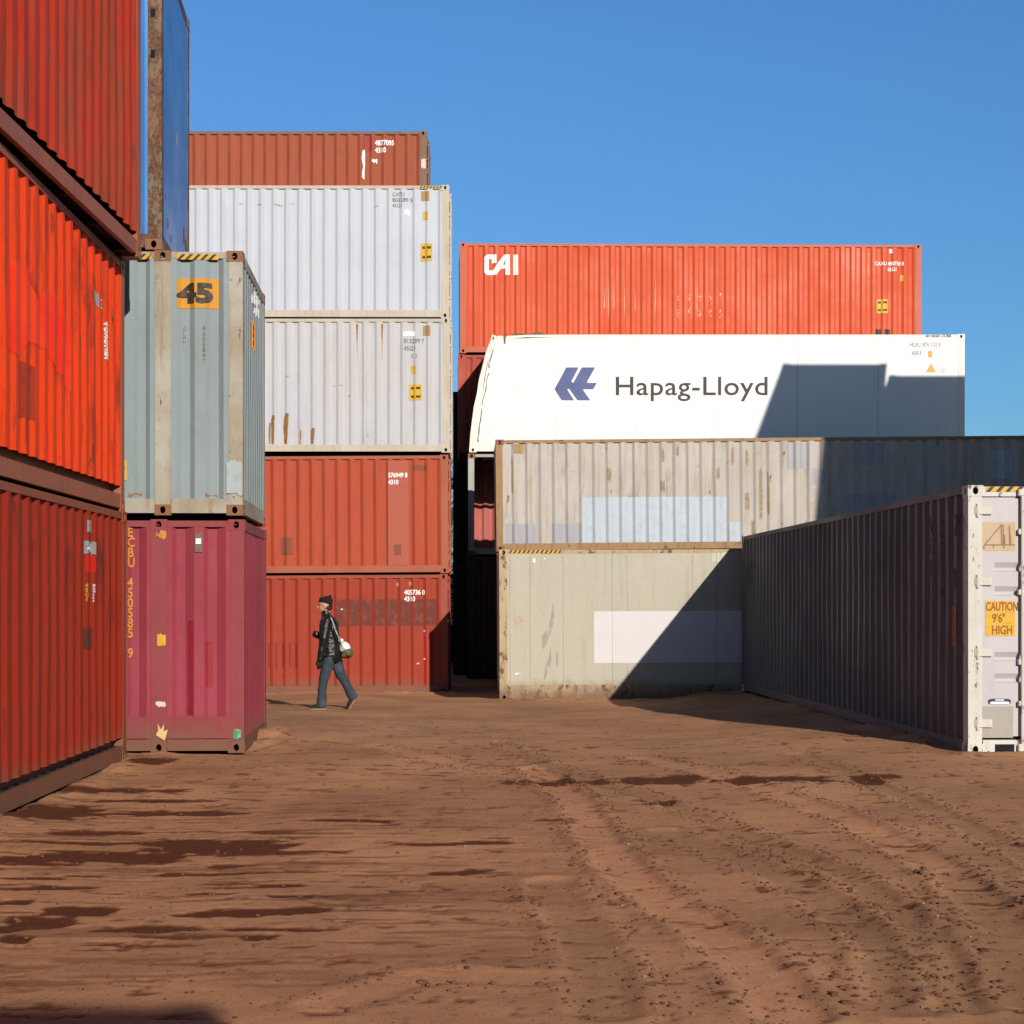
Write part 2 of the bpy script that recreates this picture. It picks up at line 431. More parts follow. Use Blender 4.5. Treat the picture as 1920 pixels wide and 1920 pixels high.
# ------------------------------------------------------------------ ground
def z_base(X, Y):
    pts = [(-3.6,11,.0),(-3.6,15.8,.02),(-2.5,16.5,.0),(-2.5,19.3,.06),(-2.3,24,.0),(-4,28,-.12),(-6,32.8,-.30),(-.5,32.8,-.27),(.6,28.6,-.16),(3,28.4,-.17),
           (5.2,28,.0),(6,26,.02),(5.4,16.4,.055),(8,16,.05),(5.2,22,.035),(5.2,19,.045),(0,8,0),(0,0,0),(3,6,.02),(-3,6,.02),(0,16,.0),(2,20,.0),(1,24,-.04),(0,60,-.3),(30,40,-.2),(-30,40,-.2),(12,25,-.05),(0,-20,0),(-30,0,0),(30,0,0)]
    num = np.zeros_like(X); den = np.zeros_like(X)
    for (a, b, z) in pts:
        wgt = 1.0/(((X-a)**2+(Y-b)**2)+.6)**1.6
        num += wgt*z; den += wgt
    return num/den
rs = np.random.RandomState(5); TAB = rs.rand(256, 256)
def vn(x, y):
    xi = np.floor(x).astype(int); yi = np.floor(y).astype(int); fx = x-xi; fy = y-yi
    fx = fx*fx*(3-2*fx); fy = fy*fy*(3-2*fy)
    g = lambda a, b: TAB[a % 256, b % 256]
    return (g(xi, yi)*(1-fx)+g(xi+1, yi)*fx)*(1-fy)+(g(xi, yi+1)*(1-fx)+g(xi+1, yi+1)*fx)*fy
def fbm(x, y, o=4, g=.5):
    s_ = 0; a = 1; t = 0
    for i in range(o): s_ = s_+a*vn(x*2**i+i*17.3, y*2**i+i*31.7); t += a; a *= g
    return s_/t
def g2(px, py):
    Y = CZ*F/(py-HY); return ((px-CX)*Y/F, Y)
TRACKS = [  # tyre tracks and scraped bands, traced where they lie on the ground: points, half width, depth, tone (+ pale and smooth, - dark and smooth)
    ([(1000,1440),(1080,1500),(1120,1580),(1190,1660),(1300,1730),(1420,1830),(1480,1925)], .17, .016, .9),
    ([(940,1395),(1060,1450),(1200,1490),(1400,1560),(1600,1650),(1740,1760),(1795,1910)], .12, .014, -.8),
    ([(1250,1560),(1400,1620),(1540,1690),(1660,1780),(1700,1915)], .15, .012, -.7),
    ([(1030,1660),(1080,1740),(1120,1820),(1135,1915)], .16, .012, -.6),
    ([(1200,1420),(1400,1470),(1600,1540),(1780,1640),(1900,1760)], .17, .014, .7),
    ([(700,1400),(900,1440),(1060,1480)], .16, .007, .5),
    ([(1500,1420),(1700,1500),(1850,1570),(1990,1640)], .14, .012, -.6),
    ([(1830,1640),(1850,1740),(1860,1840),(1850,1930)], .22, .006, -.6),
    ([(600,1900),(800,1840),(1000,1850)], .14, .006, .4),
]
DAMP = [  # patches of churned, damp soil: x0, x1, y, half thickness (all read off the photo and laid on the ground)
    (270,545,1588,10),(0,345,1607,9),(330,600,1715,7),(85,225,1712,13),(0,140,1738,13),(180,380,1748,5),(20,185,1528,12),(500,620,1681,3.5),(580,730,1543,3),
    (0,60,1695,5),(0,200,1662,4),(0,60,1765,8),(100,260,1563,3.5),(210,460,1523,4.5),(480,560,1658,2.5),(640,700,1713,3),(760,960,1588,3),(800,920,1637,4),(400,480,1622,3),
    (950,1150,1464,4),(1160,1330,1461,6),(1340,1560,1466,5),(430,640,1750,4),(340,540,1600,4),(450,520,1765,6),(80,330,1482,3),(250,330,1432,6),(150,420,1500,3),(1000,1080,1540,2.5),
    (120,200,1640,2),(300,520,1635,2.5),(20,300,1580,2.5),(350,450,1675,2),(550,650,1600,2),(0,120,1645,2.5),(1200,1270,1505,4),(1600,1660,1470,4),(1590,1690,1462,4)]
def axis(lo, hi, d, far, g=1.22):
    a = list(np.arange(lo, hi, d)); st = d; x = hi
    while x < far: a.append(x); st *= g; x += st
    a.append(far); st = d; x = lo-d; b = []
    while x > -far: b.append(x); st *= g; x -= st
    return np.array([-far]+b[::-1]+a)
def make_ground():
    xs = axis(-5.2, 6.2, .028, 700); ya = np.concatenate([np.arange(4.8, 13, .026), np.arange(13, 34, .07)])
    st = .07; y = 34; up = []
    while y < 900: up.append(y); st *= 1.22; y += st
    st = .05; y = 4.8-.05; dn = []
    while y > -300: dn.append(y); st *= 1.25; y -= st
    ys = np.concatenate([np.array(dn[::-1]), ya, np.array(up)])
    X, Y = np.meshgrid(xs, ys)
    Z = z_base(X, Y)
    near = np.clip(1-(np.hypot(X, Y-12)-30)/30, 0, 1)
    wx = fbm(X*.7, Y*.7, 3); wy = fbm(X*.7+50, Y*.7+9, 3)
    Z += near*((fbm(X*.45+3, Y*.45+8, 2)-.5)*.10 + (fbm(X*1.2+7, Y*1.2+1, 2)-.5)*.010)
    strk = np.clip((fbm(X*1.1+wx*3, Y*8+wy*3, 5, .6)-.60)*14, 0, 1)*np.clip((.9-X)/2.6, 0, 1)*np.clip((16-Y)/5, 0, 1)*np.clip((Y-5.6)/1.2, .1, 1)
    Z -= near*strk*.003
    Z += (fbm(X*5+3, Y*5, 2)-.5)*.0015*near
    def bank(x0, y0, x1, y1, h, w_):
        L2 = (x1-x0)**2+(y1-y0)**2; t = np.clip(((X-x0)*(x1-x0)+(Y-y0)*(y1-y0))/L2, 0, 1)
        d = np.hypot(X-x0-t*(x1-x0), Y-y0-t*(y1-y0)); return h*np.exp(-(d/w_)**2)*np.clip(fbm(X*3+2, Y*3+7, 4)*2.6-.75, 0, 1.6)
    for q in ((.6,28.75,12,28.75,.045,.30), (-12,32.7,-.4,32.7,.05,.35), (-3.5,5,-3.5,15.8,.035,.16), (-3.5,16.5,-2.5,16.62,.03,.2), (-2.36,17.6,-2.5,19.3,.09,.30), (5.3,16.3,7.8,16.3,.02,.2), (5.05,28.5,5.25,17.2,.05,.2)): Z += bank(*q) + (vn(X*23, Y*23)-.5)*.0006*near
    damp = np.zeros_like(X); dry = np.zeros_like(X)
    rag = fbm(X*6+4, Y*14, 4)-.5
    for x0, x1, y, h in DAMP:
        (xa, ya_), (xb, _) = g2(x0, y), g2(x1, y); hy = g2(x0, y-h)[1]-ya_
        cxm, hw = (xa+xb)/2, (xb-xa)/2
        q = ((X-cxm)/hw)**2
        d = np.sqrt(q**2+((Y-ya_+.25*hy*np.sin(X*3+y))/np.maximum(hy, .02))**2)
        damp = np.maximum(damp, np.clip((1.25+rag*2.0-d)*5, 0, 1))
    # small scattered dark torn bits, drawn out sideways on the left
    sc = fbm(X*1.5+11, Y*10+5, 5, .6); mask = np.clip((1.2-X)/3, .12, 1)*np.clip((Y-5.8)/1.5, 0, 1)*np.clip((16-Y)/4, 0, 1)
    damp = np.maximum(damp, np.clip((sc-.625)*26, 0, 1)*mask)
    sc = fbm(X*5+31, Y*9+15, 5, .65); damp = np.maximum(damp, np.clip((sc-.66)*22, 0, 1)*np.clip((26-Y)/8, 0, 1)*.8)
    damp = np.maximum(damp, strk*.45)
    tw = np.zeros_like(X)
    for pts, hw, dp, tone in TRACKS:
        gp = [g2(*p) for p in pts]; fine = []
        for (a, b), (c_, d_) in zip(gp, gp[1:]):
            for t in np.linspace(0, 1, 7)[:-1]: fine.append((a+(c_-a)*t, b+(d_-b)*t))
        fine.append(gp[-1]); fine = np.array(fine)
        for _ in range(4): fine[1:-1] = (fine[:-2]+fine[1:-1]*2+fine[2:])/4
        D = np.full(X.shape, 9.0)
        for (a, b), (c_, d_) in zip(fine, fine[1:]):
            L2 = (c_-a)**2+(d_-b)**2
            t = np.clip(((X-a)*(c_-a)+(Y-b)*(d_-b))/L2, 0, 1)
            D = np.minimum(D, np.hypot(X-a-t*(c_-a), Y-b-t*(d_-b)))
        D = D+(fbm(X*5, Y*5, 2)-.5)*.06
        Z -= dp*1.0*np.clip(1-(D/hw)**4, 0, 1); Z += dp*.65*np.exp(-((D-hw*1.2)/.05)**2)*(.5+1.0*fbm(X*4, Y*4, 2))
        m_ = np.clip((hw-D)/.05, 0, 1); tw = tw*(1-m_)+tone*m_
    edge = np.clip(1-np.abs(damp-.35)/.3, 0, 1)*near; Z += edge*.006*np.clip(fbm(X*6, Y*6, 2)*2-.5, 0, 1); Z -= damp*.008
    dist = np.hypot(X, Y); Z = np.where(dist > 70, -.25+0*Z, Z)
    ny, nx = X.shape
    me = bpy.data.meshes.new('ground')
    co = np.stack([X, Y, Z], -1).reshape(-1, 3)
    idx = np.arange(nx*ny).reshape(ny, nx)
    q = np.stack([idx[:-1, :-1], idx[:-1, 1:], idx[1:, 1:], idx[1:, :-1]], -1).reshape(-1, 4)
    me.vertices.add(len(co)); me.vertices.foreach_set('co', co.ravel())
    me.loops.add(q.size); me.loops.foreach_set('vertex_index', q.ravel().astype(np.int32))
    me.polygons.add(len(q)); me.polygons.foreach_set('loop_start', np.arange(0, q.size, 4, dtype=np.int32)); me.polygons.foreach_set('loop_total', np.full(len(q), 4, dtype=np.int32))
    me.polygons.foreach_set('use_smooth', np.ones(len(q), dtype=bool))
    me.update(calc_edges=True)
    at = me.attributes.new('damp', 'FLOAT', 'POINT'); at.data.foreach_set('value', damp.ravel().astype(np.float32))
    at = me.attributes.new('track', 'FLOAT', 'POINT'); at.data.foreach_set('value', tw.ravel().astype(np.float32))
    o = bpy.data.objects.new('ground', me); col.objects.link(o); tag(o, kind='structure')
    m, nt, p, L = newmat('packed_dirt')
    tc = nt.nodes.new('ShaderNodeTexCoord').outputs['Object']
    A = nt.nodes.new('ShaderNodeAttribute'); A.attribute_name = 'damp'
    T = nt.nodes.new('ShaderNodeAttribute'); T.attribute_name = 'track'
    c0 = alb((162,118,84), GG); c1 = alb((134,94,67), GG); c2 = alb((148,114,84), GG)
    n1 = noi(nt, tc, .55, 4, .6); n2 = noi(nt, tc, 4, 5, .65); n3 = noi(nt, tc, 60, 4, .7); n4 = noi(nt, mapped(nt, tc, (0,0,0), (1, 3.2, 1)), 1.4, 5, .65)
    c = mixc(nt, ramp(nt, n1, .35, .65), c0, c1)
    c = mixc(nt, mul(nt, ramp(nt, n4, .48, .7), .28), c, alb((118,76,54), GG))
    c = mixc(nt, mul(nt, ramp(nt, n2, .5, .75), .35), c, alb((172,126,96), GG))
    tp = ramp(nt, T.outputs['Fac'], 0, 1); tn = ramp(nt, T.outputs['Fac'], 0, -1)
    c = mixc(nt, mul(nt, tp, .75), c, alb((172,122,88), GG)); c = mixc(nt, mul(nt, tn, .8), c, alb((132,97,68), GG))
    c = mixc(nt, mul(nt, ramp(nt, n3, .55, .75), .45), c, alb((95,60,44), GG))
    n6 = noi(nt, tc, 150, 3, .7); c = mixc(nt, mul(nt, ramp(nt, n6, .56, .66), .55), c, alb((74,46,32), GG)); c = mixc(nt, mul(nt, ramp(nt, n6, .42, .34), .5), c, alb((182,136,106), GG))
    n7 = noi(nt, tc, 14, 5, .75); c = mixc(nt, mul(nt, ramp(nt, n7, .58, .68), .55), c, alb((100,64,44), GG))
    v = nt.nodes.new('ShaderNodeTexVoronoi'); v.inputs['Scale'].default_value = 30; L(tc, v.inputs['Vector'])
    sep = ramp(nt, v.outputs['Distance'], .10, .20, inv=True)
    c = mixc(nt, mul(nt, mul(nt, sep, ramp(nt, n2, .48, .56)), .85), c, alb((60,38,28), GG))
    dm = mixc(nt, ramp(nt, n3, .4, .65), alb((60,29,14), GG), alb((88,46,24), GG))
    c = mixc(nt, mul(nt, A.outputs['Fac'], .97), c, dm)
    L(c, p.inputs['Base Color']); p.inputs['Roughness'].default_value = .95; p.inputs['Specular IOR Level'].default_value = .15
    b1 = nt.nodes.new('ShaderNodeBump'); b1.inputs['Strength'].default_value = .7; b1.inputs['Distance'].default_value = .004
    add = nt.nodes.new('ShaderNodeMath'); add.operation = 'ADD'; L(mul(nt, n3, .5), add.inputs[0]); L(noi(nt, tc, 75, 5, .75), add.inputs[1])
    L(add.outputs[0], b1.inputs['Height']); L(b1.outputs[0], p.inputs['Normal'])
    me.materials.append(m)
    return X, Y, Z, xs, ys, damp
GXX, GYY, GZZ, gxs, gys, GDM = make_ground()
def gz(x, y):
    i = min(max(np.searchsorted(gxs, x)-1, 0), len(gxs)-2); j = min(max(np.searchsorted(gys, y)-1, 0), len(gys)-2)
    return float(GZZ[j, i])

def DAMPF(x, y):
    return float(GDM[min(max(np.searchsorted(gys, y)-1, 0), len(gys)-2), min(max(np.searchsorted(gxs, x)-1, 0), len(gxs)-2)])

# ------------------------------------------------------------------ paints
M_YEL = plain('sticker_yellow', alb((250,196,45), GF), .5, worn=alb((225,160,40), GF), amt=.4, scale=9)
M_YELX = plain('sticker_yellow_side', (.62,.33,.03,1), .5)
M_BLK = plain('black_ink', (.02,.016,.014,1), .6, worn=(.12,.08,.03,1), amt=.35, scale=20)
M_WHT = plain('white_lettering', (.78,.76,.74,1), .6, worn=(.5,.3,.25,1), amt=.45, scale=14)
M_WHTC = plain('white_logo', (.82,.81,.79,1), .6, worn=(.75,.5,.4,1), amt=.15, scale=14)
M_INK = plain('dark_grey_lettering', (.10,.085,.08,1), .6, worn=(.4,.38,.38,1), amt=.6, scale=12)
M_BRN = plain('dark_brown_lettering', (.035,.026,.019,1), .6, worn=(.06,.046,.034,1), amt=.5, scale=6)
M_LOGO = plain('slate_blue_logo', alb((98,110,172), GF), .6, worn=alb((116,120,168), GF), amt=.7, scale=4, thr=.45)
M_TAN = plain('tan_plate', alb((196,160,108), GF), .6, worn=alb((170,130,80), GF), amt=.4)
M_RUSTP = plain('rust_stain', (.30,.14,.045,1), .85, worn=(.15,.065,.02,1), amt=.6, scale=12)
M_RUSTL = plain('light_rust_stain', (.42,.27,.15,1), .85, worn=(.3,.17,.08,1), amt=.5, scale=16)
M_GREYP = plain('grey_plate', (.30,.29,.29,1), .5, worn=(.2,.19,.19,1), amt=.5)

GRP_L = 'stack of containers along the left edge'; GRP_G = 'stack of containers beside the left wall'
GRP_B = 'stack of containers behind the walker'; GRP_C = 'rows of containers across the yard'; GRP_S = 'containers out of frame'
rustyframe = paint('rusty_frame', (.17,.10,.06,1), rust=.7, streak=.5, seed=3, rustscale=5)
castrust = paint('rusty_casting', (.20,.085,.035,1), fade=(.26,.13,.07,1), rust=.5, streak=.4, seed=8, rustscale=6)

# ----- left stack, long side towards +X
mLB = paint('brick_red_paint', alb((148,40,18), GX), fade=alb((138,38,22), GX), rust=.25, streak=.45, dirt=(.13,.05,.02,1), seed=1, fadeamt=.6, rough=.65, soot=.8, mud=.85)
fLB = paint('brick_red_frame', alb((138,68,44), GX), rust=.35, streak=.4, seed=2, dirt=(.12,.06,.03,1), mud=.85)
a = Box('shipping_container', 'brick red ribbed container on the dirt, lowest of the stack at the left edge', (-3.57, 3.66, .02), R(90), H=2.59, mat=mLB, fmat=fLB, slot=True, depth=.027, group=GRP_L, ends=('door','corr'), simple=True)
s_ = 12.19
def uD(px, X=3.57, y0=3.66): return X*F/(CX-px)-y0
a.patch('f', uD(165), uD(176), 2.31, 2.42, 'sticker', M_GREYP, label='small grey sticker'); a.patch('f', uD(163), uD(181), 2.10, 2.23, 'sticker', M_GREYP, ragged=.02)
a.text('f', '45', uD(165), 2.125, .075, M_WHT, bold=.04, sx=2.2, off=.01)
M_RED = plain('fresh_red_patch', alb((196,38,18), GX), .5)
a.patch('f', uD(164), uD(181), 1.93, 2.095, 'paint_patch', M_RED)
a.text('f', '45G1', uD(164), 1.79, .036, M_YELX, vertical=True, sx=2.2, bold=.04, hspace=1.2)
M_DKB = plain('dull_brown_patch', alb((86,44,26), GX), .7)
a.patch('f', uD(163), uD(178), 1.20, 1.42, 'paint_patch', M_DKB, ragged=.02)
a.text('f', 'MGW304', uD(178), 1.80, .024, M_WHT, vertical=True, sx=1.5, bold=.03)
mLM = paint('bright_orange_paint', alb((238,64,12), GX), fade=alb((218,66,22), GX), rust=.45, streak=.75, dirt=(.13,.035,.012,1), seed=4, fadeamt=.8, rough=.6, soot=.8)
fLM = paint('orange_brown_frame', alb((150,82,54), GX), rust=.45, streak=.4, seed=5, dirt=(.10,.05,.03,1))
b = Box('shipping_container', 'bright orange red ribbed container in the middle of the stack at the left edge', (-3.59, 3.66, 2.615), R(90), H=2.59, mat=mLM, fmat=fLM, slot=True, depth=.027, group=GRP_L, ends=('door','corr'), simple=True)
b.patch('f', uD(181), uD(190), 2.08, 2.19, 'sticker', plain('faint_grey_patch', alb((170,80,60), GX), .6), ragged=.02); b.patch('f', uD(181), uD(192), 1.92, 2.06, 'sticker', M_GREYP, ragged=.02)
b.text('f', '3', uD(193), 1.92, .10, M_WHT, bold=.04, sx=1.8)
b.text('f', '4030289', uD(203.5), 1.79, .050, M_WHT, vertical=True, bold=.07, sx=2.4, hspace=1.18)
b.patch('f', uD(46), uD(72), .54, 1.01, 'paint_patch', plain('dark_red_patch', alb((164,50,22), GX), .6), ragged=.02)
b.patch('f', uD(24), uD(140), .90, 1.80, 'paint_patch', plain('scarlet_patch', alb((230,46,12), GX), .55, worn=alb((232,62,14), GX), amt=1, scale=1.6, thr=.44), ragged=.35)
mLT = paint('deep_red_paint', alb((184,42,12), GX), fade=alb((146,64,36), GX), rust=.15, streak=.6, dirt=(.18,.09,.055,1), seed=6, fadeamt=.95, soot=.4, rough=.6)
c = Box('shipping_container', 'deep red ribbed container on top of the stack at the left edge', (-3.41-12.11*math.sin(R(1.6)), 15.8-12.19*math.cos(R(1.6)), 5.22), R(90-1.6), H=2.9, mat=mLT, fmat=fLM, slot=True, depth=.027, group=GRP_L, ends=('door','corr'), simple=True)

# ----- 45 foot stack next to it
rz = R(2.0)
def origin45(xr, L): return (xr-L*math.cos(rz), 16.7-L*math.sin(rz))
L45 = 13.72
mMG = paint('magenta_paint', alb((184,76,94), GF), fade=alb((166,56,68), GF), rust=.12, streak=.25, dirt=(.26,.05,.05,1), seed=7, fadeamt=.6, soot=.10, rough=.45, mud=.85)
fMG = paint('dull_magenta_frame', alb((168,66,76), GF), fade=alb((176,84,90), GF), rust=.2, streak=.3, seed=9, mud=.85)
ox, oy = origin45(-2.468, L45)
mg = Box('shipping_container', 'magenta red container on the dirt below the pale grey one marked 45', (ox, oy, .02), rz, L=L45, H=2.56, mat=mMG, fmat=fMG, group=GRP_G, posts=(L45-.09-.78-.06,), ends=('corr','corr'), pitch=.30, depth=.045, fl=(.3,.12,.28,.3), railh=.13)
def u45(px): return L45-((458-px)/171)
MO = plain('orange_yellow_lettering', alb((236,160,62), GF), .6, worn=alb((205,110,60), GF), amt=.5, scale=30)
mg.patch('f', L45-.98, L45-.02, .16, .40, 'kick_plate', fMG, const=.0, off=.012)
mg.patch('f', u45(237), L45-1.03, .16, .40, 'kick_plate', fMG, const=.0, off=.012)
mg.text('f', 'ECBU 450585 9', u45(240.5), 2.37, .105, MO, vertical=True, bold=.03, sx=.72, hspace=1.05, off=.012)
mg.patch('f', u45(294), u45(313), 2.33, 2.45, 'sticker', MO, const=0, off=.012, ragged=.06); mg.patch('f', u45(296), u45(312), 1.17, 1.32, 'sticker', M_YEL, const=0, off=.012, ragged=.03)
MW = plain('white_scuff', (.6,.5,.42,1), .7); mg.patch('f', u45(293), u45(312), .50, .57, 'scuff', MW, const=0, off=.014, ragged=.03)
mg.poly('f', [[(u45(294),.2),(u45(310),.14),(u45(316),.26),(u45(308),.24),(u45(309),.32),(u45(303),.26),(u45(297),.33),(u45(298),.25)]], 'scuff', plain('yellow_cream_scuff', (.6,.42,.18,1), .7), const=0, off=.020)
mg.patch('f', u45(366), u45(380), 2.20, 2.42, 'vent', plain('vent_metal', (.14,.1,.08,1), .5), off=.02); mg.patch('f', u45(368), u45(378), 2.29, 2.35, 'sticker', M_WHTC, off=.03)
mg.patch('f', u45(352), u45(363), .42, 1.45, 'paint_patch', plain('crimson_patch', alb((172,44,62), GF), .5)); mg.patch('f', u45(385), u45(398), .72, 1.22, 'paint_patch', plain('crimson_patch_b', alb((176,48,62), GF), .5))
mg.patch('f', u45(438), u45(452), .14, .27, 'sticker', plain('green_sticker', (.06,.22,.09,1), .6, worn=(.4,.5,.42,1), amt=.6), const=0, off=.018, ragged=.03)
mGR = paint('pale_grey_paint', alb((166,182,187), GF), fade=alb((154,168,172), GF), rust=.16, streak=.25, dirt=(.22,.19,.15,1), seed=11, fadeamt=.5, soot=.15, rough=.5)
fGR = paint('grey_rust_streaked_frame', alb((206,202,190), GF), fade=alb((176,158,126), GF), rust=.6, streak=.9, dirt=(.24,.14,.07,1), seed=12, rustscale=8, fadeamt=.9, soot=.25)
ox, oy = origin45(-2.485, L45)
gr = Box('shipping_container', 'pale grey container with a yellow 45 panel, second in the stack beside the left wall', (ox, oy, 2.625), rz, L=L45, H=2.90, mat=mGR, fmat=fGR, cmat=castrust, group=GRP_G, posts=(L45-.09-.78,), ends=('corr','corr'), depth=.040, fl=(.38,.14,.3,.18), railh=.16)
hazard(gr, 'f', u45(335), u45(413), 2.80, 2.86, 0.0, .06, .085); hazard(gr, 'f', u45(262), u45(288), 2.80, 2.86, 0.0, .06, .085)
gr.patch('f', u45(335), u45(414), 2.27, 2.60, 'sticker', plain('orange_yellow_panel', alb((240,168,42), GF), .5, worn=alb((225,150,50), GF), amt=.3), off=.006)
gr.text('f', '45', u45(338), 2.34, .205, M_BLK, bold=.055, sx=1.35, off=.013)
gr.text('f', 'CLHU 4', u45(345), 2.03, .036, M_INK, vertical=True, bold=.0); gr.text('f', '4505897', u45(383), 2.03, .048, M_INK, vertical=True)
gr.patch('f', u45(231), u45(242), .38, .60, 'sticker', M_YEL, off=.012); gr.text('f', 'R', u45(233), .50, .045, M_BLK, off=.016)
gr.patch('f', L45-.178, L45-.01, .20, .62, 'torn_sheet', plain('silver_tape', alb((196,210,212), GF), .35, worn=alb((170,190,194), GF), amt=.6, scale=5), const=0, off=.012, ragged=.05)
gr.patch('f', u45(245), u45(270), .19, .25, 'rust_stain', M_RUSTP, off=.006, ragged=.04); gr.patch('f', u45(388), u45(410), .19, .25, 'rust_stain', M_RUSTP, off=.006, ragged=.04)
gr.text('r', '4505', 1.0, 2.48, .24, M_WHT, bold=.05, sx=1.2)
gr.patch('r', .85, 1.45, 2.02, 2.34, 'sticker', plain('faded_orange_panel', alb((215,140,60), GX), .5)); 
for k in range(3): gr.patch('r', 1.05, 1.28, 2.06+k*.09, 2.11+k*.09, 'sticker', M_BLK, off=.01)
mBL = paint('strong_blue_paint', alb((70,132,200), GX), fade=alb((56,114,180), GX), rust=.15, streak=.3, dirt=(.06,.14,.26,1), seed=13, fadeamt=.6, rough=.4)
fBL = paint('rusted_blue_post', (.24,.10,.045,1), fade=(.13,.13,.10,1), rust=1.3, streak=.6, seed=14, rustscale=5, fadeamt=.9, soot=.4)
rzb = R(3.4)
bl = Box('shipping_container', 'blue container with a heavily rusted corner post, on top of the pale grey one', (-3.374-12.19*math.cos(rzb), 16.7-12.19*math.sin(rzb), 5.54), rzb, H=3.42, mat=mBL, fmat=fBL, cmat=castrust, group=GRP_G, ends=('corr','flat'))
bl.patch('r', 1.05, 1.3, 1.5, 2.05, 'scuff', plain('cream_scuff', (.62,.5,.33,1), .7), ragged=.12)
for k, (u, z, q) in enumerate([(.5,.35,.06),(.75,.25,.05),(1.9,.5,.1),(2.1,.35,.12),(.3,.6,.04)]): bl.patch('r', u, u+q, z, z+q*2.5, 'rust_stain', M_RUSTP, ragged=.04)
for k, z in enumerate((2.1, 2.55)): bl.patch('f', 12.19-.12, 12.19-.07, z, z+.09, 'bolt_hole', M_DARK, const=0, off=.004)

# ----- stack behind the walker
mB1 = paint('white_paint', alb((232,236,248), GF), fade=alb((222,226,240), GF), rust=.10, streak=.16, dirt=(.42,.36,.30,1), seed=15, fadeamt=.5, soot=.06, rough=.45, dent=.3)
fB1 = paint('cream_white_frame', alb((226,212,192), GF), rust=.3, streak=.5, dirt=(.33,.22,.13,1), seed=16)
mB2 = paint('off_white_paint', alb((228,228,236), GF), fade=alb((230,224,220), GF), rust=.12, streak=.35, dirt=(.38,.31,.24,1), seed=17, fadeamt=.6, soot=.12, rough=.5, dent=.3)
mB3 = paint('brick_orange_paint', alb((208,84,52), GF), fade=alb((212,98,66), GF), rust=.10, streak=.25, dirt=(.26,.09,.05,1), seed=18, fadeamt=.5, soot=.12, rough=.55)
fB3 = paint('brick_orange_frame', alb((198,100,72), GF), fade=alb((206,130,98), GF), rust=.2, streak=.5, seed=19, dirt=(.25,.12,.07,1))
mB4 = paint('rust_red_paint', alb((190,70,44), GF), fade=alb((180,62,44), GF), rust=.06, streak=.2, dirt=(.24,.07,.04,1), seed=20, fadeamt=.6, rough=.5, mud=.85)
fB4 = paint('rust_red_frame', alb((186,82,58), GF), rust=.2, streak=.3, seed=21, dirt=(.25,.10,.06,1), mud=.85)
YB = 2855/87.0
def PB(px, s=87.0): return (px-CX)/s
def left_of(px, s, L=12.19): return PB(px, s)-L
ti = -.006
b4 = Box('shipping_container', 'rust red container on the dirt right behind the walker, numbered 405736', (left_of(840.5, 87), YB, -.27-.07), 0, ti, H=2.57, mat=mB4, fmat=fB4, group=GRP_B)
def ub(px, bx=None): return 12.19-(840.5-px)/87
M_WORN = plain('brown_worn_band', alb((128,58,44), GF), .7, worn=alb((160,86,70), GF), amt=.7, scale=7)
pr4 = b4.prof['f']; z0b, z1b = 1.46, 2.03
for (ua, na), (ub_, nb_) in zip(pr4, pr4[1:]):
    if ub(622) < ua < ub(818) and abs(nb_-na) < 1e-6: b4.patch('f', ua+.005, ub_-.005, z0b+random.random()*.02, z1b, 'worn_band', M_WORN, label='dark worn upright stripe') if False else None
bm = bmesh.new()
for (ua, na), (uc, nc) in zip(pr4, pr4[1:]):
    if ub(622) < ua < ub(818) and not (nc > na+1e-6):
        bm.faces.new([bm.verts.new(q) for q in ((ua, z0b, 0), (uc, z0b, 0), (uc, z1b, 0), (ua, z1b, 0))])
b4.drape('f', bm, 'worn_band', M_WORN, .003)
M_DRED = plain('dark_red_stripe', alb((158,50,30), GF), .6)
for px in (502, 516, 529, 542, 553): b4.patch('f', ub(px), ub(px)+.05, .5+random.random()*.08, 1.12, 'paint_stripe', M_DRED, ragged=.03)
b4.patch('f', ub(791), ub(805), .2, 1.3, 'paint_patch', plain('fresh_red_stripe', alb((200,48,26), GF), .5, worn=alb((190,80,56), GF), amt=.5), ragged=.05)
b4.text('f', '405736 0', ub(759), 2.13, .105, M_WHTC, bold=.03, sx=.82); b4.text('f', '4310', ub(759), 1.99, .105, M_WHTC, bold=.03, sx=.82)
for px, z in ((744, 2.30), (768, 2.32)): b4.patch('f', ub(px), ub(px)+.05, z, z+.1, 'scuff', M_RUSTL, ragged=.03)
for px, z in ((794, 1.32), (795, .72), (782, .62), (640, 1.8)): b4.patch('f', ub(px), ub(px)+.045, z, z+.05, 'scuff', M_WHTC, ragged=.03)
b3 = Box('shipping_container', 'brick orange container second from the ground behind the walker, with a plain flat panel', (left_of(841.5, 87), YB, 2.315-.065), 0, ti, H=2.55, mat=mB3, fmat=fB3, group=GRP_B, fl=(.16,.26,.32,.26))
M_BP = plain('brown_patch', alb((158,84,58), GF), .6)
FLATP = plain('flat_orange_panel', alb((206,100,74), GF), .55, worn=alb((196,88,62), GF), amt=.4, scale=3)
b3.patch('f', ub(727), ub(766), .175, 2.43, 'access_panel', FLATP, const=0, off=.004)
b3.text('f', '576949 8', ub(728), 2.07, .10, M_WHTC, bold=.03, sx=.8, const=0, off=.010); b3.text('f', '4310', ub(728), 1.92, .10, M_WHTC, bold=.03, sx=.8, const=0, off=.010)
for px0, px1, z0, z1 in ((527,547,.42,.78),(739,752,.40,.62)): b3.patch('f', ub(px0), ub(px1), z0, z1, 'paint_patch', M_BP, off=.013, const=0 if px0 > 700 else None)
b3.patch('f', ub(775), ub(800), 2.2, 2.35, 'paint_patch', M_BP, ragged=.03)
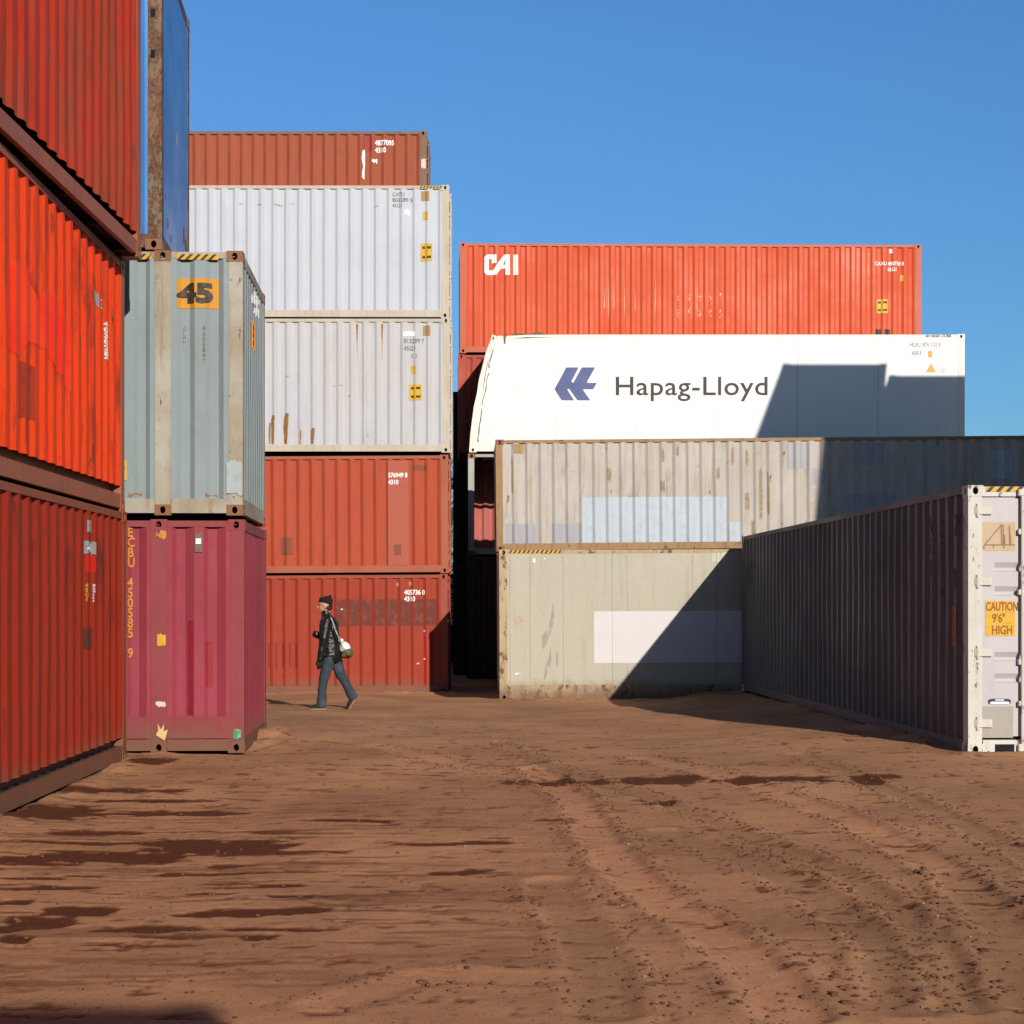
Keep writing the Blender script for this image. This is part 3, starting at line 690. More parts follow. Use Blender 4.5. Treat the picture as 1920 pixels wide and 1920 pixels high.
b2 = Box('shipping_container', 'off white container with rust runs at lower left, third up behind the walker', (left_of(843.5, 87), YB, 4.92), 0, 0, H=2.90, mat=mB2, fmat=fB1, group=GRP_B, fl=(.3,.2,.3,.2), depth=.030)
for px, q, h in ((508,.09,.62),(533,.12,.66),(583,.10,.34),(560,.04,.3),(502,.05,.45)):
    pts = []
    n = 9
    for i in range(n): pts.append((ub(px)-q/2*(.35+.65*math.sin(math.pi*(i/(n-1)))**.5 if i > 1 else .8)+random.random()*.01, .19+h*i/(n-1)))
    for i in range(n-1, -1, -1): pts.append((ub(px)+q/2*(.3+.7*(i/(n-1)))+random.random()*.01, .19+h*i/(n-1)))
    b2.poly('f', [pts[::-1]], 'rust_stain', M_RUSTP, off=.004)
for px in (666, 713):
    b2.poly('f', [[(ub(px)-.02,2.77),(ub(px)+.005,2.35),(ub(px)+.03,2.77)]], 'rust_stain', M_RUSTP, off=.004); b2.poly('f', [[(ub(px)-.015,2.6),(ub(px)+.01,1.9),(ub(px)+.02,2.6)]], 'rust_stain', M_RUSTL, off=.003)
def rsticker(bx, u, z, w_, h_):
    bx.patch('f', u, u+w_, z, z+h_, 'sticker', M_YEL, off=.006)
    for k in range(3): bx.patch('f', u+.04, u+w_*.38, z+h_*(.16+.27*k), z+h_*(.30+.27*k), 'sticker', M_BLK, off=.010) if w_ > .2 and k != 1 else None
    if w_ > .2:
        for k in (0, 2): bx.patch('f', u+w_*.55, u+w_*.9, z+h_*(.16+.27*k), z+h_*(.30+.27*k), 'sticker', M_BLK, off=.010)
rsticker(b2, ub(764), 1.13, .27, .34); rsticker(b2, ub(768), 1.70, .11, .17)
b2.patch('f', ub(790), ub(804), 2.52, 2.74, 'sticker', M_TAN, off=.006)
b2.patch('f', ub(753), ub(775), 2.50, 2.62, 'scuff', M_WHTC, ragged=.03)
b2.text('f', '813289 7', ub(754), 2.36, .10, M_INK, sx=.85, bold=.01); b2.text('f', '45G1', ub(754), 2.20, .10, M_INK, sx=.85, bold=.01); b2.text('f', '0 2', ub(768), 2.04, .09, M_INK, sx=.85)
for px, z in ((530,1.62),(536,1.62),(620,1.42),(633,1.42),(684,.35),(648,1.2)): b2.patch('f', ub(px), ub(px)+.07, z, z+.05, 'rust_stain', M_RUSTL, ragged=.04)
b1 = Box('shipping_container', 'clean white ribbed container, fourth from the ground in the stack behind the walker', (left_of(842, 87), YB, 7.83), 0, .001, H=2.87, mat=mB1, fmat=fB1, group=GRP_B, fl=(.3,.2,.3,.2), depth=.030)
rsticker(b1, ub(787), 1.23, .25, .38); rsticker(b1, ub(791), 2.12, .11, .18)
b1.patch('f', ub(788), ub(803), 2.53, 2.74, 'sticker', M_TAN, off=.006)
b1.text('f', 'CATU', ub(734), 2.63, .085, M_INK, sx=.85, bold=.01); b1.text('f', '803289 5', ub(734), 2.51, .085, M_INK, sx=1.0, bold=.01); b1.text('f', '45G1', ub(734), 2.39, .085, M_INK, sx=.85, bold=.01)
b1.patch('f', ub(757), ub(766), 2.2, 2.36, 'scuff', M_WHTC, ragged=.05)
for px, z in ((513,2.42),(541,2.44),(520,2.40),(480,2.42),(445,2.44),(700,2.38)): b1.patch('f', ub(px), ub(px)+.09, z, z+.05, 'rust_stain', M_RUSTL, ragged=.04)
hazard(b1, 'f', ub(785), ub(830), 2.80, 2.85, 0.0, .04, .07)
mBR = paint('faded_brown_red_paint', alb((186,88,58), GF), fade=alb((198,104,74), GF), rust=.28, streak=.45, dirt=(.22,.08,.05,1), seed=22, fadeamt=.6, soot=.25, rough=.6)
YR = 2855/80.0
br = Box('shipping_container', 'faded brown red container set back on top of the stack behind the walker', (left_of(800, 80), YR, 10.17), 0, .001, H=2.59, mat=mBR, fmat=paint('brown_weathered_frame', alb((150,110,88), GF), rust=.4, streak=.5, seed=23), group=GRP_B, fl=(.2,.24,.32,.24))
def ur(px): return 12.19-(800-px)/80
br.text('f', '4877095', ur(703), 2.26, .12, M_WHTC, bold=.03, sx=.78); br.text('f', '4310', ur(703), 2.09, .12, M_WHTC, bold=.03, sx=.78)
br.poly('f', [[(ur(678),1.95),(ur(681),1.75),(ur(679),1.62),(ur(679),1.5),(ur(683),1.45),(ur(683),1.62),(ur(684),1.8),(ur(684),2.15),(ur(680),2.15)]], 'scuff', M_WHTC)
br.patch('f', ur(697), ur(707), 1.82, 1.95, 'scuff', M_WHTC, ragged=.06); br.patch('f', 12.19-.13, 12.19-.02, 1.7, 1.95, 'scuff', MW, const=0, ragged=.03)
br.patch('f', ur(680), ur(698), 2.12, 2.48, 'paint_patch', plain('red_patch', alb((186,62,52), GF), .6))
for k in range(4):
    Box('shipping_container', 'brown container hidden in the second row of the stack behind the walker', (left_of(800, 80)-.1*k, YR, -.24+2.6*k), 0, 0, H=2.58, mat=mB4, fmat=fB4, group='hidden supports of the stack behind the walker', simple=True)

# ----- right hand rows
mRL = paint('cream_smooth_paint', alb((222,214,194), GF), fade=alb((216,212,196), GF), rust=.25, streak=.38, dirt=(.34,.27,.17,1), seed=24, fadeamt=.6, soot=.14, rough=.5, dent=.25, mud=.85)
fRL = paint('cream_rusty_frame', alb((214,190,150), GF), rust=.95, streak=.9, dirt=(.30,.15,.055,1), seed=25, rustscale=4, mud=.85)
YL = 2855/99.0
rl = Box('reefer_container', 'smooth cream container on the dirt with a white rectangle, front of the right rows', ((937-CX)/99, YL, -.17), 0, -.004, H=2.86, mat=mRL, fmat=fRL, side='flat', joint=2.05, jit=.002, group=GRP_C, ends=('flat','flat'), railh=.27)
def ul(px): return (px-937)/99
M_WP = plain('white_rectangle', alb((253,248,250), GF), .5, worn=alb((244,236,238), GF), amt=.3, scale=3)
rl.patch('f', ul(1114), ul(1114)+4.3, .70, 1.68, 'paint_patch', M_WP, off=.003, label='large plain white rectangle')
for px in (957, 995, 1057, 1177, 1300):
    mb = MB(); z = .33
    while z < 2.72:
        if not (px > 1114 and .66 < z < 1.70):
            p = rl.map('f', ul(px), rl.nat('f', ul(px), z), z); mb.box(p.x-.009, p.x+.009, p.y-.008, p.y+.002, z-.009, z+.009, .003)
        z += .055
    mb.build('rivet_line', plain('rivet_brown', (.30,.21,.11,1), .6), rl.root)
hazard(rl, 'f', .18, 1.18, 2.785, 2.845, 0.0, .04, .085)
for px, z, q, h in ((1000,2.60,.05,.10),(1022,2.66,.03,.04),(966,.48,.1,.05)): rl.patch('f', ul(px), ul(px)+q, z, z+h, 'scuff', M_WHTC, ragged=.03)
GS = plain('grey_smear', (.30,.27,.22,1), .7, worn=(.40,.37,.30,1), amt=.9, scale=9, thr=.5)
rl.poly('f', [[(ul(1018),.95),(ul(1024),1.05),(ul(1036),1.35),(ul(1040),1.6),(ul(1037),1.85),(ul(1033),1.55),(ul(1028),1.35),(ul(1016),1.2)]], 'scuff', GS, off=.003)
rl.poly('f', [[(ul(1020),.35),(ul(1027),.5),(ul(1034),.75),(ul(1033),1.0),(ul(1029),.8),(ul(1022),.6)]], 'scuff', GS, off=.003)
rl.poly('f', [[(ul(1043),.65),(ul(1046),.62),(ul(1047),.85),(ul(1044),.95)]], 'scuff', GS, off=.003); rl.poly('f', [[(ul(966),1.4),(ul(985),1.5),(ul(975),1.62),(ul(964),1.55)]], 'scuff', plain('faint_smear', (.44,.36,.26,1), .7), off=.003)
rl.patch('f', ul(1335), ul(1365), 2.58, 2.80, 'sticker', plain('silver_plate', alb((232,228,205), GF), .4, worn=alb((200,190,150), GF), amt=.6), ragged=.04, off=.004)
rl.text('l', 'ZU', 1.2, 1.9, .5, plain('faint_end_lettering', (.5,.5,.48,1), .7), bold=.04)
fSup = Box('shipping_container', 'dark shaded container directly beneath the beige ribbed one with the pale blue patch', ((935-CX)/86, 33.2, -.17), 0, 0, H=2.95, mat=mRL, fmat=fRL, group=GRP_C, simple=True, side='flat', ends=('flat','flat'))
mRU = paint('beige_weathered_paint', alb((226,216,208), GF), fade=alb((212,202,190), GF), rust=.45, streak=.75, dirt=(.32,.24,.16,1), seed=27, fadeamt=.6, soot=.22, rough=.55)
fRU = paint('rusted_brown_post', (.30,.16,.07,1), fade=(.36,.24,.13,1), rust=.6, streak=.6, seed=28, rustscale=3)
ru = Box('shipping_container', 'beige weathered ribbed container with a pale blue patch, half in shade', ((931-CX)/86, 33.2, 2.80), 0, -.009, H=2.44, mat=mRU, fmat=fRU, cmat=castrust, group=GRP_C, pitch=.295, fl=(.3,.2,.3,.2), ends=('corr','corr'), L=12.6)
def uu(px): return (px-931)/86
M_BLU = plain('pale_blue_patch', alb((218,228,240), GF), .5, worn=alb((190,206,224), GF), amt=.4, scale=4); M_GRP = plain('pale_grey_patch', alb((196,194,200), GF), .5, worn=alb((180,178,186), GF), amt=.4, scale=4)
ru.patch('f', uu(1092), uu(1365), .175, 1.16, 'paint_patch', M_BLU, off=.003, label='pale blue rectangle of fresh paint')
for x0, x1, z0, z1, m_ in ((948,1008,.175,.60,M_GRP),(1035,1090,.175,.60,M_GRP),(1368,1391,.175,.60,M_BLU),(1478,1520,1.75,2.3,M_GRP),(1522,1548,1.4,1.75,M_GRP),(1600,1660,1.8,2.3,M_GRP),(1590,1680,.4,1.2,M_GRP),(1860,1900,1.5,2.1,M_BLU)):
    ru.patch('f', uu(x0), uu(x1), z0, z1, 'paint_patch', m_, off=.003)
ru.patch('f', uu(966), uu(983), 2.14, 2.34, 'sticker', M_TAN, off=.01)
M_BS = plain('brown_scuff', (.28,.20,.12,1), .8, worn=(.4,.32,.24,1), amt=.7, scale=14)
for px, z, q, h in ((1140,1.45,.09,.4),(1146,1.25,.03,.08),(1270,2.0,.05,.3),(1243,1.9,.05,.35),(1240,1.2,.09,.35),(1345,1.5,.07,.35),(1373,1.8,.07,.45),(1398,.8,.10,.5),(1400,1.8,.06,.4),(1330,1.2,.05,.1),(1075,1.7,.03,.05),(1180,1.15,.03,.05),(1425,.6,.07,1.2),(1440,.7,.05,1.0),(960,1.2,.04,.9),(1410,.2,.06,.5)):
    ru.patch('f', uu(px), uu(px)+q, z, z+h, 'scuff', M_BS, off=.0035, ragged=min(.12, h*.4))
mFR = paint('light_grey_rack', alb((206,204,198), GF), rust=.3, streak=.4, seed=29)
Box('flat_rack', 'open sided grey rack holding up the white reefer container', (-.03, 37.5, 2.86), 0, 0, H=2.50, mat=mFR, fmat=mFR, cmat=castrust, open_sides=True, group=GRP_C)
mDk = paint('deep_shade_black', (.022,.02,.022,1), rust=.2, seed=43)  # near black colour stands in for deep shade on the rear containers
mT1 = paint('dark_shaded_paint', (.03,.024,.024,1), rust=.2, seed=30)  # colour lowered so the shaded gap comes out black
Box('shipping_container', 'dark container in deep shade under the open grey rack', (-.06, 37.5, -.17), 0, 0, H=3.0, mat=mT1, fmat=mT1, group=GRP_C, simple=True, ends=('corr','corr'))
def crush(p):
    x, y, z = p
    t = max(0, 1-x/2.6); q = max(0, z/2.9)
    dx = .56*(q**1.7)*t**1.2
    dz = -.03*math.sin(max(0, min(1, (x-.35)/.9))*math.pi)*(q**8)
    dy = .10*q*t*math.sin(q*3.0)
    if t > .35: w_ = (t-.35)*q*1.5; dx += w_*.11*mnoise.noise(Vector((x*1.5, y, z*3.1))); dz += w_*.09*mnoise.noise(Vector((x*4+9, y, z*2)))
    return Vector((x+dx, y+dy*max(0, 1-y/2.4), z+dz))
mHL = paint('bright_white_paint', (.74,.735,.735,1), fade=(.69,.68,.68,1), rust=.0, streak=.22, dirt=(.6,.56,.52,1), seed=31, fadeamt=.4, rough=.45, dent=.12)
fHL = paint('white_frame', (.72,.69,.62,1), rust=.25, streak=.35, dirt=(.5,.4,.28,1), seed=32)
hl = Box('reefer_container', 'bright white reefer with a crushed left end and a blue emblem with dark brown wording', (0, 2855/76.2, 1.65+3.74), 0, 0, H=2.91, mat=mHL, fmat=fHL, side='flat', joint=2.0, jit=.003, deform=crush, group=GRP_C, ends=('flat','door'), simple=True)
def uh(px): return (px-880)/76.2
def zh(py): return (849-py)/76.2
LG = [(285,965),(645,318),(1040,318),(815,735),(845,775),(885,775),(1135,318),(1535,318),(1290,745),(1315,782),(1585,782),(1480,965),(1195,965),(1175,1000),(1385,1300),(1010,1300),(765,965),(720,950),(690,985),(900,1300),(515,1300)]
hl.poly('f', [[(uh(1020+x/16), zh(670+y/16)) for x, y in LG]], 'emblem', M_LOGO, off=.006)
hl.text('f', 'Hapag-Lloyd', uh(1151), zh(741.5), .475, M_BRN, bold=.006, sx=1.12, space=1.04)
hl.text('f', 'HLXU 876 132 8', uh(1706), zh(651), .11, M_INK, sx=.72); hl.text('f', '45R1', uh(1709), zh(667), .11, M_INK, sx=.8)
hl.patch('f', uh(1740), uh(1748), zh(671), zh(659), 'sticker', M_YEL, off=.006)
hl.poly('f', [[(uh(1736), zh(699)), (uh(1755), zh(699)), (uh(1745.5), zh(682))]], 'sticker', M_YEL, off=.006); hl.patch('f', uh(1764), uh(1772), zh(700), zh(690), 'sticker', plain('faded_grey_mark', (.6,.58,.58,1), .6), off=.006)
hl.text('f', '40 HIGH CUBE', uh(1735), zh(633), .06, M_INK, sx=1.2, bold=.02, const=0)
M_TEAR = plain('tear_edge', (.16,.10,.05,1), .8)
hl.poly('f', [[(uh(913), zh(626)), (uh(916), zh(641)), (uh(919), zh(642)), (uh(918), zh(630)), (uh(922), zh(624))]], 'tear', M_TEAR, off=.008)
for py0, py1, du in ((655,690,0), (700,760,.01), (765,830,.0)):
    n = 8; pts = [(.19+du+random.random()*.015, zh(py1+(py0-py1)*i/n)) for i in range(n+1)]; pts2 = [(x+.012+random.random()*.025, z) for x, z in pts[::-1]]
    hl.poly('f', [(pts2+pts)[::1]], 'tear', M_TEAR, off=.008)
mb = MB()
for k in range(9): mb.box(1.05+k*.11, 1.17+k*.11, .05, .4, 2.9-.02, 2.9+.02+.06*math.sin(k*.4)*random.random())
mb.build('torn_roof_edge', M_TEAR, hl.root)
YC = 40.0
mCA = paint('coral_orange_paint', alb((244,98,52), GF), fade=alb((238,88,44), GF), rust=.02, streak=.12, dirt=(.55,.14,.08,1), seed=33, fadeamt=.6, rough=.45, dent=.3)
fCA = paint('coral_orange_frame', alb((226,110,80), GF), rust=.25, streak=.4, seed=34, dirt=(.4,.18,.10,1))
rc = R(.9)
ca = Box('shipping_container', 'coral orange container with three white letters, topmost of the right rows', (-.252, YC, 1.65+6.60), rc, 0, H=2.9, mat=mCA, fmat=fCA, group=GRP_C, fl=(.3,.2,.3,.2), depth=.032, ends=('corr','door'))
def uc(px): return (px-862)/71.1
def zc(py): return (1133-py)/71.2-6.60
C1 = [(345,450),(450,350),(780,350),(780,660),(610,660),(610,510),(505,510),(505,920),(650,920),(960,480),(1060,350),(1260,350),(1265,1080),(1100,1080),(1095,850),(940,850),(780,1080),(430,1095),(340,990)]
ca.poly('f', [[(uc(890+x/19.2), zc(460+y/19.2)) for x, y in C1[::-1]]], 'lettering', M_WHTC, off=.006)
ca.poly('f', [[(uc(890+x/19.2), zc(460+y/19.2)) for x, y in ((1010,710),(1080,710),(1100,560))]], 'lettering', plain('coral_patch', alb((240,100,74), GF), .5), off=.009)
ca.poly('f', [[(uc(890+x/19.2), zc(460+y/19.2)) for x, y in ((1385,350),(1385,1080),(1560,1080),(1550,350))]], 'lettering', M_WHTC, off=.006)
ca.text('f', 'CAXU 480758 8', uc(1641), zc(496), .10, M_WHTC, sx=.82, bold=.02); ca.text('f', '45G1', uc(1665), zc(507), .10, M_WHTC, sx=.8, bold=.02)
ca.patch('f', uc(1669), uc(1674), zc(473), zc(465), 'sticker', M_WHTC, off=.006)
rsticker(ca, uc(1644), zc(586), .31, .37); ca.patch('f', uc(1689), uc(1695), zc(526), zc(514), 'sticker', M_YEL, off=.006)
ca.patch('f', uc(1642), uc(1653), zc(626), zc(616), 'sticker', M_BLK, off=.006); ca.patch('f', uc(1659), uc(1670), zc(626), zc(616), 'sticker', M_BLK, off=.006)
M_CH = plain('pale_chips', (.75,.6,.45,1), .7)
mk = []
for px in range(1271, 1360, 20):
    for py, n in ((555, 3), (585, 4)):
        for k in range(n):
            x = px+random.uniform(-2.5, 2.5); y = py+random.uniform(-7, 9)
            mk.append([(uc(x), zc(y+1.6)), (uc(x+1.3), zc(y+1.2)), (uc(x+1.4), zc(y-1.2)), (uc(x+.2), zc(y-1.5))])
for px in (1140, 1170, 1150, 1132, 1190, 1228, 1306): mk.append([(uc(px), zc(575+random.random()*30)), (uc(px+1), zc(575)), (uc(px+.8), zc(545-random.random()*40))])
ca.poly('f', mk, 'chipped_paint', M_CH, off=.005)
mC3 = paint('faded_coral_paint', alb((212,92,74), GF), fade=alb((200,90,76), GF), rust=.15, streak=.3, dirt=(.3,.1,.06,1), seed=35)
Box('shipping_container', 'faded red container directly below the coral one, mostly hidden by the white reefer', (-.30, YC+.05, 1.65+3.98), R(.6), 0, H=2.59, mat=mC3, fmat=mC3, group=GRP_C, simple=True, ends=('corr','corr'))
mC2 = paint('pink_red_paint', alb((218,122,112), GF), fade=alb((205,100,88), GF), rust=.1, streak=.3, dirt=(.3,.1,.06,1), seed=36)
Box('shipping_container', 'pinkish red container glimpsed through the open rack', (.0, YC+.1, 1.65+1.08), 0, 0, H=2.88, mat=mC2, fmat=mC3, group=GRP_C, simple=True, ends=('corr','corr'), depth=.05)
Box('shipping_container', 'container coloured near black for deep shade on the ground below the pinkish one at the back', (-.42, YC+.1, -.2), 0, 0, H=2.9, mat=mDk, fmat=mDk, group=GRP_C, simple=True, ends=('corr','corr'))

for k in range(3):
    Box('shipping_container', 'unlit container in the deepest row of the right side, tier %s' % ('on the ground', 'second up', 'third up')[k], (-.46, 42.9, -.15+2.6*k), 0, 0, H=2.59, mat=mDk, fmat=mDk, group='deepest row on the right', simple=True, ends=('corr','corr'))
# ----- single container at the right with its doors to us
gRC = paint('shade_darkened_frame', (.11,.10,.11,1), rust=.3, seed=42)  # rails and far posts darkened in colour to look shaded
mRC = paint('shade_darkened_side', (.095,.093,.105,1), fade=(.08,.078,.09,1), rust=.15, streak=.35, dirt=(.2,.15,.13,1), seed=37)  # shade of the long side put into the colour; doors keep the pale paint
dRC = paint('white_door_paint', alb((232,226,232), GF), fade=alb((226,222,226), GF), rust=.10, streak=.12, dirt=(.45,.38,.28,1), seed=38, fadeamt=.4, soot=.10)
fRC = paint('cream_rusty_door_frame', alb((238,236,228), GF), rust=.75, streak=.35, dirt=(.42,.3,.12,1), seed=39, rustscale=5)
ang = math.atan2(-12.15, .25)
rcx = Box('shipping_container', 'container with its long side coloured dark for shade, white rust edged doors and a yellow height warning', (5.11, 28.55, .03), ang, 0, H=2.90, mat=mRC, fmat=gRC, cmat=fRC, endmat=fRC, doormat=dRC, ends=('corr','door'), group=None, railh=.13)
def ud(px): return (px-1815)/174.5
def zd(py): return (1411-py)/174.5
rcx.patch('r', ud(1848), ud(1905), zd(1188), zd(1122), 'sticker', plain('caution_yellow', alb((255,198,38), GF), .5), const=-.018, off=.003)
M_CR = plain('caution_red_brown', alb((176,86,34), GF), .6, worn=alb((200,110,40), GF), amt=.3)
for t, u, z, h, q in (('CAUTION', 1849, 1140, .095, .60), ("9'6\"", 1861, 1162, .095, .72), ('HIGH', 1860, 1184, .095, .72)): rcx.text('r', t, ud(u), zd(z), h, M_CR, sx=q, bold=.015, const=-.018, off=.006)
rcx.patch('r', ud(1842), ud(1905), zd(1028), zd(974), 'sticker', plain('weathered_tan_plate', alb((228,200,160), GF), .6, worn=alb((216,184,140), GF), amt=.5, scale=6), const=-.018, off=.003)
def line(pts, w_=.006): 
    out = []
    for (a, b_), (c_, d_) in pts:
        dx, dz = c_-a, d_-b_; l = math.hypot(dx, dz); nx, nz = -dz/l*w_, dx/l*w_
        out.append([(a-nx, b_-nz), (c_-nx, d_-nz), (c_+nx, d_+nz), (a+nx, b_+nz)])
    return out
pl = lambda x, y: (ud(1800+x/7.68), zd(880+y/7.68))
rcx.poly('r', line([(pl(360,1050), pl(610,755)), (pl(360,1050), pl(800,1050)), (pl(600,755), pl(610,1050)), (pl(630,760), pl(635,1050)), (pl(650,900), pl(655,1050)), (pl(720,770), pl(725,1050)), (pl(735,900), pl(742,1050)), (pl(490,1060), pl(490,1100)), (pl(640,1060), pl(640,1100)), (pl(350,1060), pl(350,1110))]), 'diagram', plain('diagram_brown', (.25,.13,.08,1), .6), const=-.018, off=.006)
rcx.patch('r', ud(1839), ud(1901), zd(1379), zd(1320), 'sticker', plain('grey_data_plate', alb((198,190,180), GF), .4, worn=alb((184,176,168), GF), amt=.4), const=-.018, off=.004)
oval = lambda cx_, cy_, a_, b_: [(ud(cx_)+a_*math.copysign(abs(math.cos(t))**.5, math.cos(t)), zd(cy_)+b_*math.copysign(abs(math.sin(t))**.5, math.sin(t))) for t in [2*math.pi*k/20 for k in range(20)]]
rcx.poly('r', [oval(1875, 1311, .125, .032)], 'badge', plain('navy_badge', (.03,.035,.10,1), .4), const=-.018, off=.004); rcx.poly('r', [oval(1875.5, 1313.5, .105, .014)], 'badge', M_WHTC, const=-.018, off=.006); rcx.poly('r', [oval(1875.5, 1308, .05, .006)], 'badge', M_WHTC, const=-.018, off=.006)
hazard(rcx, 'r', .19, 2.2, 2.83, 2.885, 0.0, .05, .105)
mb = MB(); mb.box(12.19-.003, 12.19+.001, .29, .50, .035, .115); mb.build('forklift_pocket', M_DARK, rcx.root)
rcx.text('f', 'TRIT', .15*0+.35, 2.05, .30, plain('dark_side_lettering', (.08,.06,.06,1), .7), bold=.03, sx=.8)
MSL = plain('brown_side_lettering', (.10,.06,.05,1), .7)
rcx.text('f', 'A581', 10.8, 2.45, .20, MSL, vertical=True, bold=.03); rcx.text('f', '33 9', 11.25, 2.38, .20, MSL, vertical=True, bold=.03); rcx.text('f', '7 I', 11.7, 2.38, .24, MSL, vertical=True, bold=.03)
rcx.patch('f', 11.58, 11.8, 1.15, 1.6, 'sticker', plain('brown_orange_sticker', (.45,.17,.05,1), .6)); 
for k in range(3): rcx.patch('f', 11.64, 11.74, 1.2+k*.14, 1.27+k*.14, 'sticker', M_BLK, off=.008)

# ----- stacks out of frame that throw the shadows
mS = paint('plain_blue_grey_paint', (.2,.25,.3,1), rust=.2, seed=40)
a2 = math.atan2(-1, .2); back = Vector((-.2, 1, 0)).normalized(); right = Vector((1, .2, 0)).normalized()
C2 = Vector((11.41, 27.5, 0))
for i, (dl, L_) in enumerate(((.68, 12.19), (.68, 12.19), (.68, 12.19), (0, 9.9))):
    o = C2 - right*(dl+(.34 if i == 3 else 0))
    Box('shipping_container', ('blue grey container in the tall stack outside the right edge, %s' % ('on the ground', 'second up', 'third up', 'topmost')[i]), (o.x, o.y, -.1+i*2.97), a2, 0, L=L_, H=2.96 if i < 3 else 2.97, mat=mS, fmat=mS, simple=True, group=GRP_S).root.rotation_euler = (Matrix.Rotation(a2, 4, 'Z') @ Matrix.Rotation(-.083 if i == 3 else 0, 4, 'X')).to_euler()
for i in range(4):
    o = C2 + right*(2.52-(.36 if i == 3 else 0))
    Box('shipping_container', ('blue grey container in the lower stack outside the right edge, %s' % ('on the ground', 'second up', 'third up', 'topmost')[i]), (o.x, o.y, -.1+i*2.85), a2, 0, H=2.84, mat=mS, fmat=mS, simple=True, group=GRP_S).root.rotation_euler = (Matrix.Rotation(a2, 4, 'Z') @ Matrix.Rotation(-.083 if i == 3 else 0, 4, 'X')).to_euler()
for i in range(2):  # unseen pair added only to throw the dark shape at bottom left
    Box('shipping_container', ('added unseen shadow casting container behind the camera, %s' % ('on the ground', 'upper one')[i]), (3.45-12.19, -8.74, i*2.64), 0, 0, H=2.63, mat=mS, fmat=mS, simple=True, group=GRP_S)
wh = empty('added_sky_blocker', (0, -32, 0)); tag(wh, 'long dark block with a pitched roof, added behind the camera to cut low sky light', 'added_sky_blocker')  # made-up unseen building, blocks low sky to deepen the shadows
mW = plain('blocker_dark', (.05,.055,.06,1), .8, scale=3)
mb = MB(); mb.box(-50, 60, -8, 7.5, -.3, 10.2); mb.build('wall', mW, wh)
mb = MB(); mb.add([(-50.5,-8.5,10.25),(60.5,-8.5,10.25),(60.5,8,10.25),(-50.5,8,10.25),(-50.5,-.25,12),(60.5,-.25,12)], [(0,1,5,4),(2,3,4,5),(3,0,4),(1,2,5),(0,3,2,1)]); mb.build('roof', mW, wh)
for x in (-30, -8, 16, 40): mb = MB(); mb.box(x, x+5, 7.5, 7.56, 0, 5, .02); mb.build('door', plain('blocker_door_grey', (.12,.12,.13,1), .7), wh)
# far dark container and bare tree seen through the gap
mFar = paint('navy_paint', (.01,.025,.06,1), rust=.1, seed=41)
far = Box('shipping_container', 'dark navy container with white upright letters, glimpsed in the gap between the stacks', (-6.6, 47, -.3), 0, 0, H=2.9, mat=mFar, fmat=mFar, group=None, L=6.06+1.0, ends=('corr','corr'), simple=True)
far.text('f', 'PACIFIC', -0.0+6.6-.62, 2.45, .26, M_WHTC, vertical=True, bold=.03, hspace=1.15) if False else far.text('f', 'ABSSA', 6.6-.64, 2.5, .26, M_WHTC, vertical=True, bold=.03, hspace=1.2)

# ------------------------------------------------------------------ bare tree in the gap
def bare_tree(x, y, h, label, seed):
    rnd = random.Random(seed)
    root = empty('bare_tree', (x, y, gz(x, y)-.1)); tag(root, label, 'tree', 'bare trees beyond the stacks')
    bark = plain('bark', (.045,.035,.03,1), .9)
    tr = MB(); cr = MB()
    p = Vector((0, 0, 0)); n = 7; pts = [p]
    for i in range(n): p = p+Vector((rnd.uniform(-.12,.12), rnd.uniform(-.12,.12), h*.75/n)); pts.append(p)
    for i in range(n): tr.tube(pts[i], pts[i+1], .16*(1-i/n*.75), .16*(1-(i+1)/n*.75), 8, False)
    def br(p, d, l, r, dep):
        q = p
        for k in range(4):
            d2 = (d+Vector((rnd.uniform(-.25,.25), rnd.uniform(-.25,.25), rnd.uniform(-.1,.22)))).normalized()
            q2 = q+d2*l/4; cr.tube(q, q2, r*(1-k*.2), r*(1-(k+1)*.2), 4, False)
            if dep > 0:
                for _ in range(2 if dep > 1 else 3):
                    a = (d2+Vector((rnd.uniform(-1,1), rnd.uniform(-1,1), rnd.uniform(-.2,.9)))*.8).normalized()
                    br(q2, a, l*.55, r*.5, dep-1)
            q = q2; d = d2
    for i in range(2, n+1):
        for _ in range(3):
            a = rnd.uniform(0, 6.28); br(pts[i], Vector((math.cos(a), math.sin(a), .6)).normalized(), h*.34*(1.15-i/n*.5), .035, 2)
    tr.build('trunk', bark, root, True); cr.build('crown', bark, root, True)
bare_tree(-.9, 62, 8.6, 'leafless tree in the gap between the two groups of stacks, nearer one', 3)
bare_tree(-1.6, 72, 8.8, 'leafless tree farther back in the same narrow gap, behind the first', 9)

